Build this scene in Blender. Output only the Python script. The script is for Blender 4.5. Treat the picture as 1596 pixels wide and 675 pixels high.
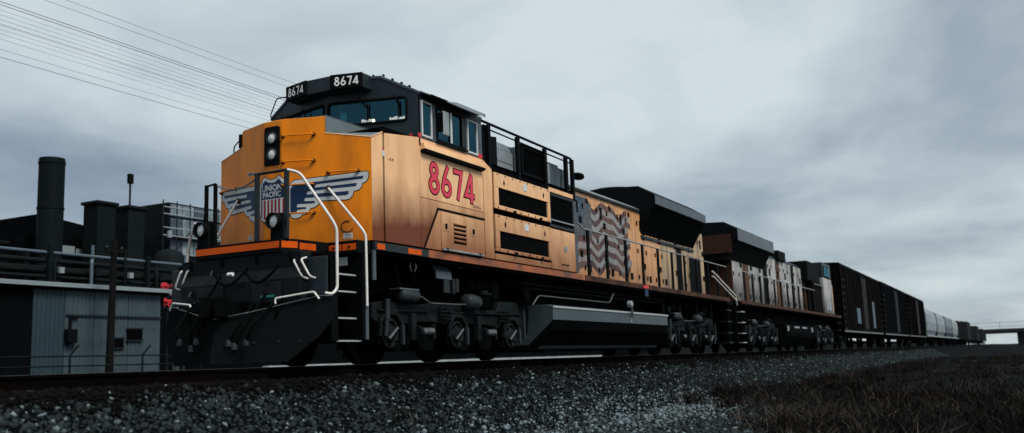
import bpy, bmesh, math, random
import numpy as np
from mathutils import Vector, Matrix
from mathutils.geometry import tessellate_polygon

random.seed(7)
rng = np.random.default_rng(11)
for o in list(bpy.data.objects):
    bpy.data.objects.remove(o)
scene = bpy.context.scene
col = scene.collection
R = math.radians

# ---------------------------------------------------------------- camera
cam_d = bpy.data.cameras.new('camera')
cam = bpy.data.objects.new('camera', cam_d)
col.objects.link(cam)
scene.camera = cam
cam_d.sensor_width = 36.0
cam_d.lens = 36.0 * 1488.2 / 1596.0
cam_d.dof.use_dof = True; cam_d.dof.focus_distance = 17.0; cam_d.dof.aperture_fstop = 1.2
cam_d.clip_start = 0.1
cam_d.clip_end = 6000
TH, PI_, RO = 0.4748, 0.1507, -0.0366
_h = Vector((math.cos(TH), math.sin(TH), 0)); _r = Vector((math.sin(TH), -math.cos(TH), 0)); _z = Vector((0, 0, 1))
_f = _h * math.cos(PI_) + _z * math.sin(PI_)
_u = -_h * math.sin(PI_) + _z * math.cos(PI_)
_r, _u = _r * math.cos(RO) + _u * math.sin(RO), -_r * math.sin(RO) + _u * math.cos(RO)
cam.matrix_world = Matrix(((_r.x, _u.x, -_f.x, -12.65), (_r.y, _u.y, -_f.y, -10.394), (_r.z, _u.z, -_f.z, -0.0436), (0, 0, 0, 1)))

# ---------------------------------------------------------------- world: overcast sky
SUN_EL, SUN_AZ = R(50), R(-106)          # sun direction: azimuth measured from +X, anticlockwise
world = bpy.data.worlds.new('World'); scene.world = world; world.use_nodes = True
nt = world.node_tree; N = nt.nodes; L = nt.links; N.clear()
def wn(t, **k):
    n = N.new(t)
    for a, b in k.items(): setattr(n, a, b)
    return n
w_out = wn('ShaderNodeOutputWorld'); w_bg = wn('ShaderNodeBackground'); w_bg.inputs[1].default_value = 0.1
sky = wn('ShaderNodeTexSky', sky_type='NISHITA', sun_disc=False)
sky.sun_elevation = SUN_EL; sky.sun_rotation = R(90) - SUN_AZ
tc = wn('ShaderNodeTexCoord'); sep = wn('ShaderNodeSeparateXYZ'); L.new(tc.outputs['Generated'], sep.inputs[0])
zz = wn('ShaderNodeMath', operation='MAXIMUM'); L.new(sep.outputs[2], zz.inputs[0]); zz.inputs[1].default_value = 0.0
za = wn('ShaderNodeMath', operation='ADD'); L.new(zz.outputs[0], za.inputs[0]); za.inputs[1].default_value = 0.22
comb = wn('ShaderNodeCombineXYZ')
for i in (0, 1):
    d = wn('ShaderNodeMath', operation='DIVIDE'); L.new(sep.outputs[i], d.inputs[0]); L.new(za.outputs[0], d.inputs[1]); L.new(d.outputs[0], comb.inputs[i])
wmap = wn('ShaderNodeMapping'); L.new(comb.outputs[0], wmap.inputs[0])
wmap.inputs['Location'].default_value = (8.1, 2.7, 0.0); wmap.inputs['Scale'].default_value = (1.0, 1.0, 1.0)
n1 = wn('ShaderNodeTexNoise'); n1.inputs['Scale'].default_value = 0.72; n1.inputs['Detail'].default_value = 6; n1.inputs['Roughness'].default_value = 0.5; n1.inputs['Distortion'].default_value = 0.35
L.new(wmap.outputs[0], n1.inputs['Vector'])
n2 = wn('ShaderNodeTexNoise'); n2.inputs['Scale'].default_value = 2.6; n2.inputs['Detail'].default_value = 7; n2.inputs['Roughness'].default_value = 0.55; n2.inputs['Distortion'].default_value = 0.5
L.new(wmap.outputs[0], n2.inputs['Vector'])
nm = wn('ShaderNodeMix', data_type='FLOAT'); nm.inputs['Factor'].default_value = 0.22
L.new(n1.outputs[0], nm.inputs[2]); L.new(n2.outputs[0], nm.inputs[3])
ramp = wn('ShaderNodeValToRGB'); L.new(nm.outputs[0], ramp.inputs[0])
CLOUD = [(0.36, (1.15, 1.45, 1.85)), (0.45, (1.85, 2.22, 2.50)), (0.53, (2.70, 3.12, 3.26)), (0.62, (3.5, 3.92, 3.94))]
cr = ramp.color_ramp
while len(cr.elements) < len(CLOUD): cr.elements.new(0.5)
for e, (p, c) in zip(cr.elements, CLOUD): e.position = p; e.color = (c[0] / 10, c[1] / 10, c[2] / 10, 1)
csc = wn('ShaderNodeVectorMath', operation='SCALE'); L.new(ramp.outputs[0], csc.inputs[0]); csc.inputs['Scale'].default_value = 10.0
cmix = wn('ShaderNodeMix', data_type='RGBA'); cmix.inputs['Factor'].default_value = 0.93
L.new(sky.outputs[0], cmix.inputs[6]); L.new(csc.outputs[0], cmix.inputs[7])
L.new(cmix.outputs[2], w_bg.inputs[0]); L.new(w_bg.outputs[0], w_out.inputs[0])

sun_d = bpy.data.lights.new('sun', 'SUN'); sun_d.energy = 1.5; sun_d.angle = R(22); sun_d.color = (1.0, 0.95, 0.88)
sun = bpy.data.objects.new('sun', sun_d); col.objects.link(sun)
sdir = Vector((math.cos(SUN_AZ) * math.cos(SUN_EL), math.sin(SUN_AZ) * math.cos(SUN_EL), math.sin(SUN_EL)))
sun.rotation_euler = sdir.to_track_quat('Z', 'Y').to_euler()
sun.location = sdir * 50

vs = scene.view_settings
vs.view_transform = 'Standard'; vs.look = 'None'; vs.gamma = 1.0; vs.use_curve_mapping = False
vs.exposure = 0.9

# ---------------------------------------------------------------- materials
MATS = {}
def mat(name, colr, rough=0.5, metal=0.0, spec=0.5, var=0.0, vscale=3.0, stretch=(1, 1, 1), dirt=None, dirt_amt=0.0, dscale=1.5, dstretch=(1, 1, 1),
        bump=0.0, bscale=20.0, grime=None, coat=0.0, island=0.0, emit=None):
    """procedural paint / metal / stone: base colour with noise variation, dirt patches, optional thrown-up grime near the track"""
    m = bpy.data.materials.new(name); m.use_nodes = True
    t = m.node_tree; ns = t.nodes; ln = t.links
    b = ns['Principled BSDF']
    b.inputs['Roughness'].default_value = rough; b.inputs['Metallic'].default_value = metal
    b.inputs['Specular IOR Level'].default_value = spec; b.inputs['Coat Weight'].default_value = coat; b.inputs['Coat Roughness'].default_value = 0.25
    tcn = ns.new('ShaderNodeTexCoord')
    def noise(scale, st, detail=5):
        mp = ns.new('ShaderNodeMapping'); mp.inputs['Scale'].default_value = st; ln.new(tcn.outputs['Object'], mp.inputs[0])
        n = ns.new('ShaderNodeTexNoise'); n.inputs['Scale'].default_value = scale; n.inputs['Detail'].default_value = detail; n.inputs['Roughness'].default_value = 0.62
        ln.new(mp.outputs[0], n.inputs['Vector']); return n
    rgb = ns.new('ShaderNodeRGB'); rgb.outputs[0].default_value = (*colr, 1); cur = rgb.outputs[0]
    if var > 0:
        n = noise(vscale, stretch)
        mr = ns.new('ShaderNodeMapRange'); mr.inputs[1].default_value = 0.25; mr.inputs[2].default_value = 0.75; mr.inputs[3].default_value = 1 - var; mr.inputs[4].default_value = 1 + var
        ln.new(n.outputs[0], mr.inputs[0])
        sc = ns.new('ShaderNodeVectorMath'); sc.operation = 'SCALE'; ln.new(cur, sc.inputs[0]); ln.new(mr.outputs[0], sc.inputs['Scale']); cur = sc.outputs[0]
    if island > 0:
        g = ns.new('ShaderNodeNewGeometry')
        mr = ns.new('ShaderNodeMapRange'); mr.inputs[3].default_value = 1 - island; mr.inputs[4].default_value = 1 + island * 1.6; ln.new(g.outputs['Random Per Island'], mr.inputs[0])
        sc = ns.new('ShaderNodeVectorMath'); sc.operation = 'SCALE'; ln.new(cur, sc.inputs[0]); ln.new(mr.outputs[0], sc.inputs['Scale']); cur = sc.outputs[0]
    if dirt:
        n = noise(dscale, dstretch, 7)
        mr = ns.new('ShaderNodeMapRange'); mr.inputs[1].default_value = 0.42; mr.inputs[2].default_value = 0.72; mr.inputs[3].default_value = 0; mr.inputs[4].default_value = dirt_amt; ln.new(n.outputs[0], mr.inputs[0])
        mx = ns.new('ShaderNodeMix'); mx.data_type = 'RGBA'; ln.new(mr.outputs[0], mx.inputs[0]); ln.new(cur, mx.inputs[6]); mx.inputs[7].default_value = (*dirt, 1); cur = mx.outputs[2]
    if grime:   # (colour, z_low, z_high, amount): rust and brake dust thrown up from the track
        gc, z0, z1, ga = grime
        sp = ns.new('ShaderNodeSeparateXYZ'); ln.new(tcn.outputs['Object'], sp.inputs[0])
        n = noise(2.2, (1.0, 1.0, 0.35), 6)
        ad = ns.new('ShaderNodeMath'); ad.operation = 'MULTIPLY_ADD'; ln.new(n.outputs[0], ad.inputs[0]); ad.inputs[1].default_value = -(z1 - z0) * 1.1; ln.new(sp.outputs[2], ad.inputs[2])
        mr = ns.new('ShaderNodeMapRange'); mr.inputs[1].default_value = z0 - (z1 - z0) * 0.55; mr.inputs[2].default_value = z1 - (z1 - z0) * 0.55; mr.inputs[3].default_value = ga; mr.inputs[4].default_value = 0; ln.new(ad.outputs[0], mr.inputs[0])
        mx = ns.new('ShaderNodeMix'); mx.data_type = 'RGBA'; ln.new(mr.outputs[0], mx.inputs[0]); ln.new(cur, mx.inputs[6]); mx.inputs[7].default_value = (*gc, 1); cur = mx.outputs[2]
    ln.new(cur, b.inputs['Base Color'])
    nr = noise(vscale * 2.3, stretch, 4)
    mr = ns.new('ShaderNodeMapRange'); mr.inputs[3].default_value = max(0.03, rough - 0.14); mr.inputs[4].default_value = min(1, rough + 0.14); ln.new(nr.outputs[0], mr.inputs[0]); ln.new(mr.outputs[0], b.inputs['Roughness'])
    if bump > 0:
        n = noise(bscale, (1, 1, 1), 6); bp = ns.new('ShaderNodeBump'); bp.inputs['Strength'].default_value = bump; bp.inputs['Distance'].default_value = 0.03
        ln.new(n.outputs[0], bp.inputs['Height']); ln.new(bp.outputs[0], b.inputs['Normal'])
    if emit:
        b.inputs['Emission Color'].default_value = (*emit[0], 1); b.inputs['Emission Strength'].default_value = emit[1]
    MATS[name] = m
    return m

BROWN = (0.085, 0.026, 0.009)
mat('yellow', (0.88, 0.245, 0.0), 0.38, spec=0.25, var=0.14, vscale=2.5, stretch=(1, 1, 0.3), dirt=(0.44, 0.115, 0.004), dirt_amt=0.6, dscale=2.2, dstretch=(1, 1, 0.35), grime=((0.30, 0.08, 0.008), 1.9, 2.6, 0.6))
mat('yellow_side_sheen', (0.90, 0.54, 0.285), 0.45, spec=0.4, var=0.06, vscale=3.0, stretch=(1, 1, 0.2), dirt=(0.62, 0.28, 0.11), dirt_amt=0.7, dscale=2.4, dstretch=(1.2, 1, 0.22), grime=((0.22, 0.065, 0.016), 1.95, 3.0, 0.9))  # same yellow paint as the front; base paled for sky sheen and dust
mat('yellow_sooty_sheen', (0.90, 0.54, 0.285), 0.45, spec=0.3, var=0.06, vscale=3.0, stretch=(1, 1, 0.2), dirt=(0.66, 0.31, 0.12), dirt_amt=0.6, dscale=2.4, dstretch=(1.2, 1, 0.22), grime=((0.15, 0.040, 0.012), 2.25, 3.1, 1.0))  # same sheen-paled base, with soot low on the panel
mat('yellow_hood', (0.70, 0.36, 0.15), 0.42, var=0.14, vscale=3.0, stretch=(2, 1, 0.15), dirt=(0.30, 0.13, 0.06), dirt_amt=0.8, dscale=2.4, dstretch=(2, 1, 0.15), grime=(BROWN, 1.9, 2.5, 0.5))
mat('pale_hood', (0.50, 0.36, 0.22), 0.5, spec=0.3, var=0.25, vscale=3.0, stretch=(2, 1, 0.15), dirt=(0.10, 0.06, 0.04), dirt_amt=0.9, dscale=2.0, dstretch=(2, 1, 0.15), grime=(BROWN, 1.9, 2.4, 0.5))
mat('glare_pale_hood', (0.42, 0.42, 0.41), 0.45, var=0.4, vscale=3.0, stretch=(2, 1, 0.15), dirt=(0.022, 0.015, 0.012), dirt_amt=1.0, dscale=0.9, dstretch=(1.2, 1, 0.5), grime=((0.03, 0.014, 0.008), 1.9, 2.9, 0.9))  # sky glare on the hood put into a pale grey base, plus dirt
mat('stripe_orange', (0.74, 0.10, 0.002), 0.45, spec=0.15, var=0.1, dirt=(0.1, 0.03, 0.01), dirt_amt=0.4, dscale=3)
mat('sill_orange', (0.36, 0.10, 0.03), 0.5, var=0.3, vscale=2, dirt=(0.035, 0.03, 0.03), dirt_amt=1.0, dscale=1.4)
mat('sill_brown', (0.075, 0.036, 0.022), 0.65, spec=0.1, var=0.6, vscale=2, dirt=(0.008, 0.008, 0.009), dirt_amt=1.0, dscale=1.8)  # dark brown sill, duller than the orange front lengths
mat('grey_paint', (0.062, 0.085, 0.10), 0.42, var=0.15, stretch=(1, 1, .4), dirt=(0.03, 0.035, 0.04), dirt_amt=0.5)
mat('dark_grey_paint', (0.011, 0.019, 0.024), 0.45, spec=0.3, var=0.2, dirt=(0.008, 0.01, 0.012), dirt_amt=0.5)
mat('light_grey', (0.24, 0.28, 0.30), 0.4, var=0.18, stretch=(1, 1, .3), dirt=(0.07, 0.08, 0.085), dirt_amt=0.5, dscale=3)
mat('black_paint', (0.0032, 0.0045, 0.0052), 0.7, var=0.3, spec=0.07)
mat('black_hole', (0.002, 0.002, 0.0025), 0.9, spec=0.03)
mat('under_black', (0.0020, 0.0030, 0.0034), 0.8, var=0.4, spec=0.03, dirt=(0.0045, 0.0032, 0.003), dirt_amt=0.5)
mat('pilot_black', (0.0024, 0.0036, 0.0042), 0.7, var=0.4, spec=0.05, dirt=(0.004, 0.003, 0.0025), dirt_amt=0.6)
mat('pilot_slate', (0.0075, 0.0105, 0.0130), 0.55, var=0.4, spec=0.2, dirt=(0.003, 0.003, 0.003), dirt_amt=0.6)
mat('tank_strip', (0.050, 0.072, 0.082), 0.45, var=0.25, dirt=(0.02, 0.025, 0.028), dirt_amt=0.5, dscale=1.5)
mat('deck_grey', (0.13, 0.165, 0.18), 0.4, var=0.25, dirt=(0.06, 0.075, 0.08), dirt_amt=0.5)
mat('truck_grey', (0.0078, 0.0120, 0.0130), 0.65, var=0.5, spec=0.10, dirt=(0.0022, 0.0028, 0.0030), dirt_amt=0.95, dscale=2.0, bump=0.25, bscale=14)
mat('tank_grey', (0.020, 0.028, 0.032), 0.5, var=0.3, spec=0.25, dirt=(0.008, 0.009, 0.01), dirt_amt=0.6, dscale=2)
mat('plow_black', (0.0026, 0.0044, 0.0050), 0.65, var=0.5, spec=0.08, dirt=(0.0018, 0.0018, 0.0018), dirt_amt=0.8, dscale=1.6)
mat('steel', (0.16, 0.17, 0.175), 0.4, metal=0.7, var=0.3, vscale=8)
mat('bright_steel', (0.6, 0.6, 0.6), 0.35, metal=0.7, var=0.2, vscale=12)
mat('rail_white', (0.80, 0.78, 0.75), 0.4, var=0.12, vscale=9, dirt=(0.3, 0.22, 0.16), dirt_amt=0.45, dscale=9)
mat('white_decal', (0.52, 0.54, 0.55), 0.5, var=0.1, vscale=6)
mat('sign_white', (0.85, 0.85, 0.83), 0.45, var=0.05)
mat('blue_decal', (0.006, 0.026, 0.075), 0.45, spec=0.25, var=0.2, vscale=4)
mat('red_decal', (0.24, 0.006, 0.012), 0.45, spec=0.25, var=0.15)
mat('number_red', (0.72, 0.035, 0.075), 0.45, var=0.1)
mat('red_stripe', (0.62, 0.02, 0.03), 0.45, var=0.1)
mat('silver_frame', (0.60, 0.62, 0.63), 0.4, var=0.1)
mat('flag_blue', (0.030, 0.058, 0.085), 0.5, var=0.5, vscale=6, stretch=(2, 1, .3), dirt=(0.26, 0.14, 0.075), dirt_amt=0.55, dscale=2.6, dstretch=(1.6, 1, 0.25))
mat('flag_red', (0.055, 0.022, 0.027), 0.5, var=0.5, vscale=6, stretch=(2, 1, .3), dirt=(0.26, 0.14, 0.075), dirt_amt=0.55, dscale=2.6, dstretch=(1.6, 1, 0.25))
mat('flag_white', (0.25, 0.26, 0.275), 0.5, var=0.5, vscale=6, stretch=(2, 1, .3), dirt=(0.26, 0.14, 0.075), dirt_amt=0.55, dscale=2.6, dstretch=(1.6, 1, 0.25))
mat('lens', (0.9, 0.9, 0.88), 0.12, spec=0.8, var=0.2, vscale=25)
mat('reflector', (0.85, 0.85, 0.85), 0.15, metal=0.9)
mat('chain_steel', (0.18, 0.18, 0.18), 0.5, metal=0.6)
mat('interior', (0.006, 0.012, 0.014), 0.8, spec=0.1)
mat('paper', (0.6, 0.62, 0.62), 0.7)
mat('lamp_glow', (1, 0.7, 0.4), 0.4, emit=((1.0, 0.62, 0.3), 9.0))
mat('rust_shade_brown', (0.040, 0.016, 0.008), 0.7, var=0.4, vscale=5, spec=0.2)  # rust on small fittings; painted shade on the second locomotive's end
mat('brown_door', (0.085, 0.040, 0.016), 0.6, var=0.4, vscale=3, stretch=(2, 1, .2), spec=0.2)
mat('boxcar_brown', (0.0045, 0.0034, 0.0040), 0.8, spec=0.03, var=0.35, vscale=2, stretch=(1, 1, .3), dirt=(0.010, 0.011, 0.012), dirt_amt=0.35, dscale=1.2, dstretch=(1, 1, .4))
mat('boxcar_dark', (0.0030, 0.0038, 0.0048), 0.8, spec=0.03, var=0.35, vscale=2, stretch=(1, 1, .3), dirt=(0.008, 0.009, 0.011), dirt_amt=0.3)
mat('graffiti_blue', (0.05, 0.09, 0.12), 0.5, var=0.8, vscale=4)
mat('hopper_grey', (0.24, 0.28, 0.30), 0.45, var=0.2, vscale=1, stretch=(1, 1, .3), dirt=(0.07, 0.08, 0.085), dirt_amt=0.5)
mat('tie_wood', (0.004, 0.0035, 0.0035), 0.8, var=0.4, vscale=6, spec=0.1)
mat('rail_side', (0.0026, 0.0017, 0.0015), 0.8, var=0.35, vscale=6, spec=0.02)
mat('ballast_base', (0.0026, 0.0038, 0.0044), 0.9, var=0.6, vscale=9, bump=1.0, bscale=16, spec=0.03)
mat('stone', (0.0082, 0.0125, 0.0142), 0.65, island=0.8, spec=0.18, bump=0.3, bscale=40)
mat('shaded_oily_stone', (0.0022, 0.0018, 0.0016), 0.75, island=0.5, spec=0.05)  # train's shade and track grime both put into this black
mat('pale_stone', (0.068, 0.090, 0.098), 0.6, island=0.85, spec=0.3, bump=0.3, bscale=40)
mat('soil', (0.0040, 0.0046, 0.0050), 0.95, var=0.6, vscale=1.2, dirt=(0.009, 0.012, 0.013), dirt_amt=0.6, dscale=.7, bump=1.0, bscale=5, spec=0.02)
mat('dry_grass', (0.0085, 0.0072, 0.0064), 0.9, island=0.85, spec=0.03)
mat('straw_grass', (0.045, 0.040, 0.035), 0.85, island=0.85, spec=0.08)
mat('corrugated', (0.052, 0.080, 0.091), 0.55, var=0.15, spec=0.25, stretch=(1, 1, .3), dirt=(0.03, 0.046, 0.054), dirt_amt=0.6)
mat('corrugated_teal', (0.022, 0.044, 0.055), 0.55, spec=0.3, var=0.12, stretch=(1, 1, .3))
mat('dark_wall', (0.0026, 0.0036, 0.0042), 0.9, var=0.3, spec=0.03)
mat('roof_trim', (0.22, 0.27, 0.29), 0.4, var=0.1)
mat('stack_metal', (0.0045, 0.0078, 0.0085), 0.7, var=0.3, stretch=(1, 1, .3), spec=0.08)
mat('plant_grey', (0.0060, 0.0095, 0.0105), 0.7, var=0.3, spec=0.08)
mat('plant_blue', (0.07, 0.10, 0.12), 0.4, var=0.35)
mat('glazing', (0.20, 0.26, 0.29), 0.25, var=0.5, vscale=2)
mat('pipe_blue', (0.07, 0.10, 0.13), 0.35, var=0.2)
mat('plant_red', (0.5, 0.02, 0.03), 0.5)
mat('wood_pole', (0.006, 0.006, 0.006), 0.85, var=0.3, stretch=(1, 1, .1), spec=0.1)
mat('wire', (0.03, 0.035, 0.04), 0.5)
mat('concrete', (0.014, 0.018, 0.021), 0.8, var=0.2)
mat('pale_concrete', (0.34, 0.38, 0.40), 0.8, var=0.25, vscale=1.5)
mat('teal_mark', (0.01, 0.16, 0.14), 0.5)
mat('label_white', (0.6, 0.62, 0.6), 0.5, var=0.3, vscale=40)
# glass: tinted pane that reflects the sky and lets the dark cab show
def glass(name, tint, gl=0.06):
    m = bpy.data.materials.new(name); m.use_nodes = True; t = m.node_tree; ns = t.nodes; ln = t.links; ns.clear()
    o = ns.new('ShaderNodeOutputMaterial'); mx = ns.new('ShaderNodeMixShader'); tr = ns.new('ShaderNodeBsdfTransparent'); g = ns.new('ShaderNodeBsdfGlossy'); fr = ns.new('ShaderNodeLayerWeight')
    tr.inputs[0].default_value = (*tint, 1); g.inputs[0].default_value = (0.22, 0.68, 0.88, 1); g.inputs[1].default_value = gl
    fr.inputs[0].default_value = 0.5
    pw = ns.new('ShaderNodeMath'); pw.operation = 'POWER'; ln.new(fr.outputs['Facing'], pw.inputs[0]); pw.inputs[1].default_value = 5.0
    ma = ns.new('ShaderNodeMath'); ma.operation = 'MULTIPLY_ADD'; ln.new(pw.outputs[0], ma.inputs[0]); ma.inputs[1].default_value = 0.45; ma.inputs[2].default_value = 0.11
    ln.new(ma.outputs[0], mx.inputs[0]); ln.new(tr.outputs[0], mx.inputs[1]); ln.new(g.outputs[0], mx.inputs[2]); ln.new(mx.outputs[0], o.inputs[0]); MATS[name] = m
glass('glass', (0.26, 0.52, 0.58))

# ---------------------------------------------------------------- mesh helpers
class MB:
    def __init__(self): self.v = []; self.f = []; self.smooth = []
    def add(self, vs_, fs, sm=False):
        b = len(self.v); self.v += [tuple(p) for p in vs_]; self.f += [tuple(i + b for i in f) for f in fs]; self.smooth += [sm] * len(fs); return self
    def box(self, x0, x1, y0, y1, z0, z1):
        return self.add([(x0, y0, z0), (x1, y0, z0), (x1, y1, z0), (x0, y1, z0), (x0, y0, z1), (x1, y0, z1), (x1, y1, z1), (x0, y1, z1)],
                        [(0, 3, 2, 1), (4, 5, 6, 7), (0, 1, 5, 4), (1, 2, 6, 5), (2, 3, 7, 6), (3, 0, 4, 7)])
    def prism(self, poly, a0, a1, axis='x'):
        """2-D polygon extruded along an axis: x -> (y,z), y -> (x,z), z -> (x,y)"""
        n = len(poly)
        def p3(p, a): return {'x': (a, p[0], p[1]), 'y': (p[0], a, p[1]), 'z': (p[0], p[1], a)}[axis]
        vs_ = [p3(p, a0) for p in poly] + [p3(p, a1) for p in poly]
        tris = tessellate_polygon([[Vector((p[0], p[1], 0)) for p in poly]])
        fs = [(i, (i + 1) % n, n + (i + 1) % n, n + i) for i in range(n)]
        fs += [tuple(t) for t in tris] + [tuple(n + i for i in reversed(t)) for t in tris]
        return self.add(vs_, fs)
    def tube(self, path, r, n=8, closed=False, cap=True):
        P = [Vector(p) for p in path]; m = len(P); rs = r if isinstance(r, (list, tuple)) else [r] * m
        rings = []; up = None
        for i, p in enumerate(P):
            if closed: d = P[(i + 1) % m] - P[i - 1]
            else: d = (P[min(i + 1, m - 1)] - P[max(i - 1, 0)])
            d.normalize()
            if up is None:
                up = Vector((0, 0, 1)) if abs(d.z) < 0.9 else Vector((1, 0, 0))
            s = d.cross(up); s.normalize(); up = s.cross(d); up.normalize()
            rings.append([p + s * math.cos(2 * math.pi * k / n) * rs[i] + up * math.sin(2 * math.pi * k / n) * rs[i] for k in range(n)])
        vs_ = [q for rg in rings for q in rg]; fs = []
        for i in range(m if closed else m - 1):
            for k in range(n):
                a = i * n; b = ((i + 1) % m) * n
                fs.append((a + k, a + (k + 1) % n, b + (k + 1) % n, b + k))
        b0 = len(self.v); self.add(vs_, fs, True)
        if cap and not closed:
            self.f.append(tuple(b0 + k for k in reversed(range(n)))); self.f.append(tuple(b0 + (m - 1) * n + k for k in range(n))); self.smooth += [False, False]
        return self
    def cyl(self, p0, p1, r, n=16, r1=None): return self.tube([p0, p1], [r, r if r1 is None else r1], n)
    def lathe(self, c, axis, prof, n=20):
        """prof: (distance along axis, radius)"""
        ax = Vector(axis).normalized(); s = ax.orthogonal().normalized(); t = ax.cross(s); c = Vector(c); vs_ = []; fs = []
        for a, r in prof:
            for k in range(n): vs_.append(c + ax * a + (s * math.cos(2 * math.pi * k / n) + t * math.sin(2 * math.pi * k / n)) * r)
        for i in range(len(prof) - 1):
            for k in range(n): fs.append((i * n + k, i * n + (k + 1) % n, (i + 1) * n + (k + 1) % n, (i + 1) * n + k))
        b0 = len(self.v); self.add(vs_, fs, True)
        if prof[0][1] > 0.001: self.f.append(tuple(b0 + k for k in reversed(range(n)))); self.smooth.append(False)
        if prof[-1][1] > 0.001: self.f.append(tuple(b0 + (len(prof) - 1) * n + k for k in range(n))); self.smooth.append(False)
        return self
    def quad(self, a, b, c, d): return self.add([a, b, c, d], [(0, 1, 2, 3)])
    def build(self, name, m, parent=None, bev=0.0, normals=True):
        root = parent
        while root is not None and root.parent is not None: root = root.parent
        off = Vector(root.location) if root is not None else Vector((0, 0, 0))
        me = bpy.data.meshes.new(name)
        me.from_pydata([(p[0] - off.x, p[1] - off.y, p[2] - off.z) for p in self.v], [], self.f)
        if normals:
            bm = bmesh.new(); bm.from_mesh(me); bmesh.ops.recalc_face_normals(bm, faces=bm.faces); bm.to_mesh(me); bm.free()
        me.polygons.foreach_set('use_smooth', self.smooth)
        if any(self.smooth) and len(self.f) > 8: me.set_sharp_from_angle(angle=R(38))
        me.materials.append(MATS[m]); me.update()
        o = bpy.data.objects.new(name, me); col.objects.link(o); o.parent = parent
        if bev > 0:
            bv = o.modifiers.new('bevel', 'BEVEL'); bv.width = bev; bv.segments = 2; bv.limit_method = 'ANGLE'; bv.angle_limit = R(40)
        return o

def tag(o, label=None, cat=None, group=None, kind=None):
    if label: o['label'] = label
    if cat: o['category'] = cat
    if group: o['group'] = group
    if kind: o['kind'] = kind
    return o
def empty(name, loc):
    o = bpy.data.objects.new(name, None); o.empty_display_size = 0.3; o.location = loc; col.objects.link(o); return o
def copy_tree(o, parent=None, dx=None):
    c = o.copy(); col.objects.link(c); c.parent = parent
    if dx is not None: c.location = Vector(o.location) + Vector(dx)
    for ch in o.children: copy_tree(ch, c)
    return c
def box(name, m, parent, x0, x1, y0, y1, z0, z1, bev=0.0): return MB().box(x0, x1, y0, y1, z0, z1).build(name, m, parent, bev)
def bend(path, r=0.08, n=5):
    """round the inner corners of a path"""
    P = [Vector(p) for p in path]; out = [P[0]]
    for i in range(1, len(P) - 1):
        a = (P[i - 1] - P[i]); b = (P[i + 1] - P[i]); ra = min(r, a.length * .45, b.length * .45); a.normalize(); b.normalize()
        p0 = P[i] + a * ra; p1 = P[i] + b * ra
        for k in range(n + 1):
            t = k / n; out.append(p0 * (1 - t) ** 2 + P[i] * 2 * t * (1 - t) + p1 * t ** 2)
    out.append(P[-1]); return out

# flat print on a plane: O origin, U right, V up, W outward
class Plane:
    def __init__(s, O, U, V): s.O = Vector(O); s.U = Vector(U).normalized(); s.V = Vector(V).normalized(); s.W = s.U.cross(s.V).normalized()
    def p(s, u, v, w=0.0): return s.O + s.U * u + s.V * v + s.W * w
def decal_poly(poly, mapper, w, split=()):
    """filled concave polygon cut at given u values, mapped by mapper(u, v, w)"""
    bm = bmesh.new(); vv = [bm.verts.new((p[0], p[1], 0)) for p in poly]
    for t in tessellate_polygon([[Vector((p[0], p[1], 0)) for p in poly]]):
        try: bm.faces.new([vv[i] for i in t])
        except ValueError: pass
    for u in split:
        bmesh.ops.bisect_plane(bm, geom=bm.verts[:] + bm.edges[:] + bm.faces[:], plane_co=(u, 0, 0), plane_no=(1, 0, 0))
    bm.verts.index_update()
    vs_ = [mapper(v.co.x, v.co.y, w) for v in bm.verts]; fs = [tuple(v.index for v in f.verts) for f in bm.faces]; bm.free()
    return MB().add(vs_, fs)
def ell(cx, cy, rx, ry, n=28): return [(cx + rx * math.cos(2 * math.pi * k / n), cy + ry * math.sin(2 * math.pi * k / n)) for k in range(n)]
def ribbon(mb, pts, wd, mapper, w, closed=False, butt=0.0):
    P = [Vector((p[0], p[1])) for p in pts]; n = len(P); le = []; ri = []
    for i in range(n):
        if closed: a, b = P[i - 1], P[(i + 1) % n]; d = (b - a).normalized(); nn = Vector((-d.y, d.x)); k = 1.0
        else:
            d0 = (P[i] - P[i - 1]).normalized() if i > 0 else (P[1] - P[0]).normalized(); d1 = (P[i + 1] - P[i]).normalized() if i < n - 1 else d0
            m_ = Vector((-(d0 + d1).y, (d0 + d1).x)).normalized(); k = min(2.2, 1 / max(0.25, m_.dot(Vector((-d0.y, d0.x))))); nn = m_
        q = P[i]
        if not closed and butt:
            if i == 0: q = q - (P[1] - P[0]).normalized() * butt
            if i == n - 1: q = q + (P[-1] - P[-2]).normalized() * butt
        le.append(q + nn * wd / 2 * k); ri.append(q - nn * wd / 2 * k)
    vs_ = [mapper(p.x, p.y, w) for p in le] + [mapper(p.x, p.y, w) for p in ri]
    m2 = n if closed else n - 1
    mb.add(vs_, [(i, (i + 1) % n, n + (i + 1) % n, n + i) for i in range(m2)])
DIG = {'8': [('c', ell(.31, .755, .175, .185)), ('c', ell(.31, .28, .235, .22))],
       '6': [('c', ell(.31, .28, .235, .22)), ('o', [(.095, .36), (.17, .58), (.40, .99)])],
       '7': [('o', [(.02, .925), (.52, .925), (.27, .0)])],
       '4': [('o', [(.43, .97), (.04, .235), (.62, .235)]), ('o', [(.43, .0), (.43, .90)])]}
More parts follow.
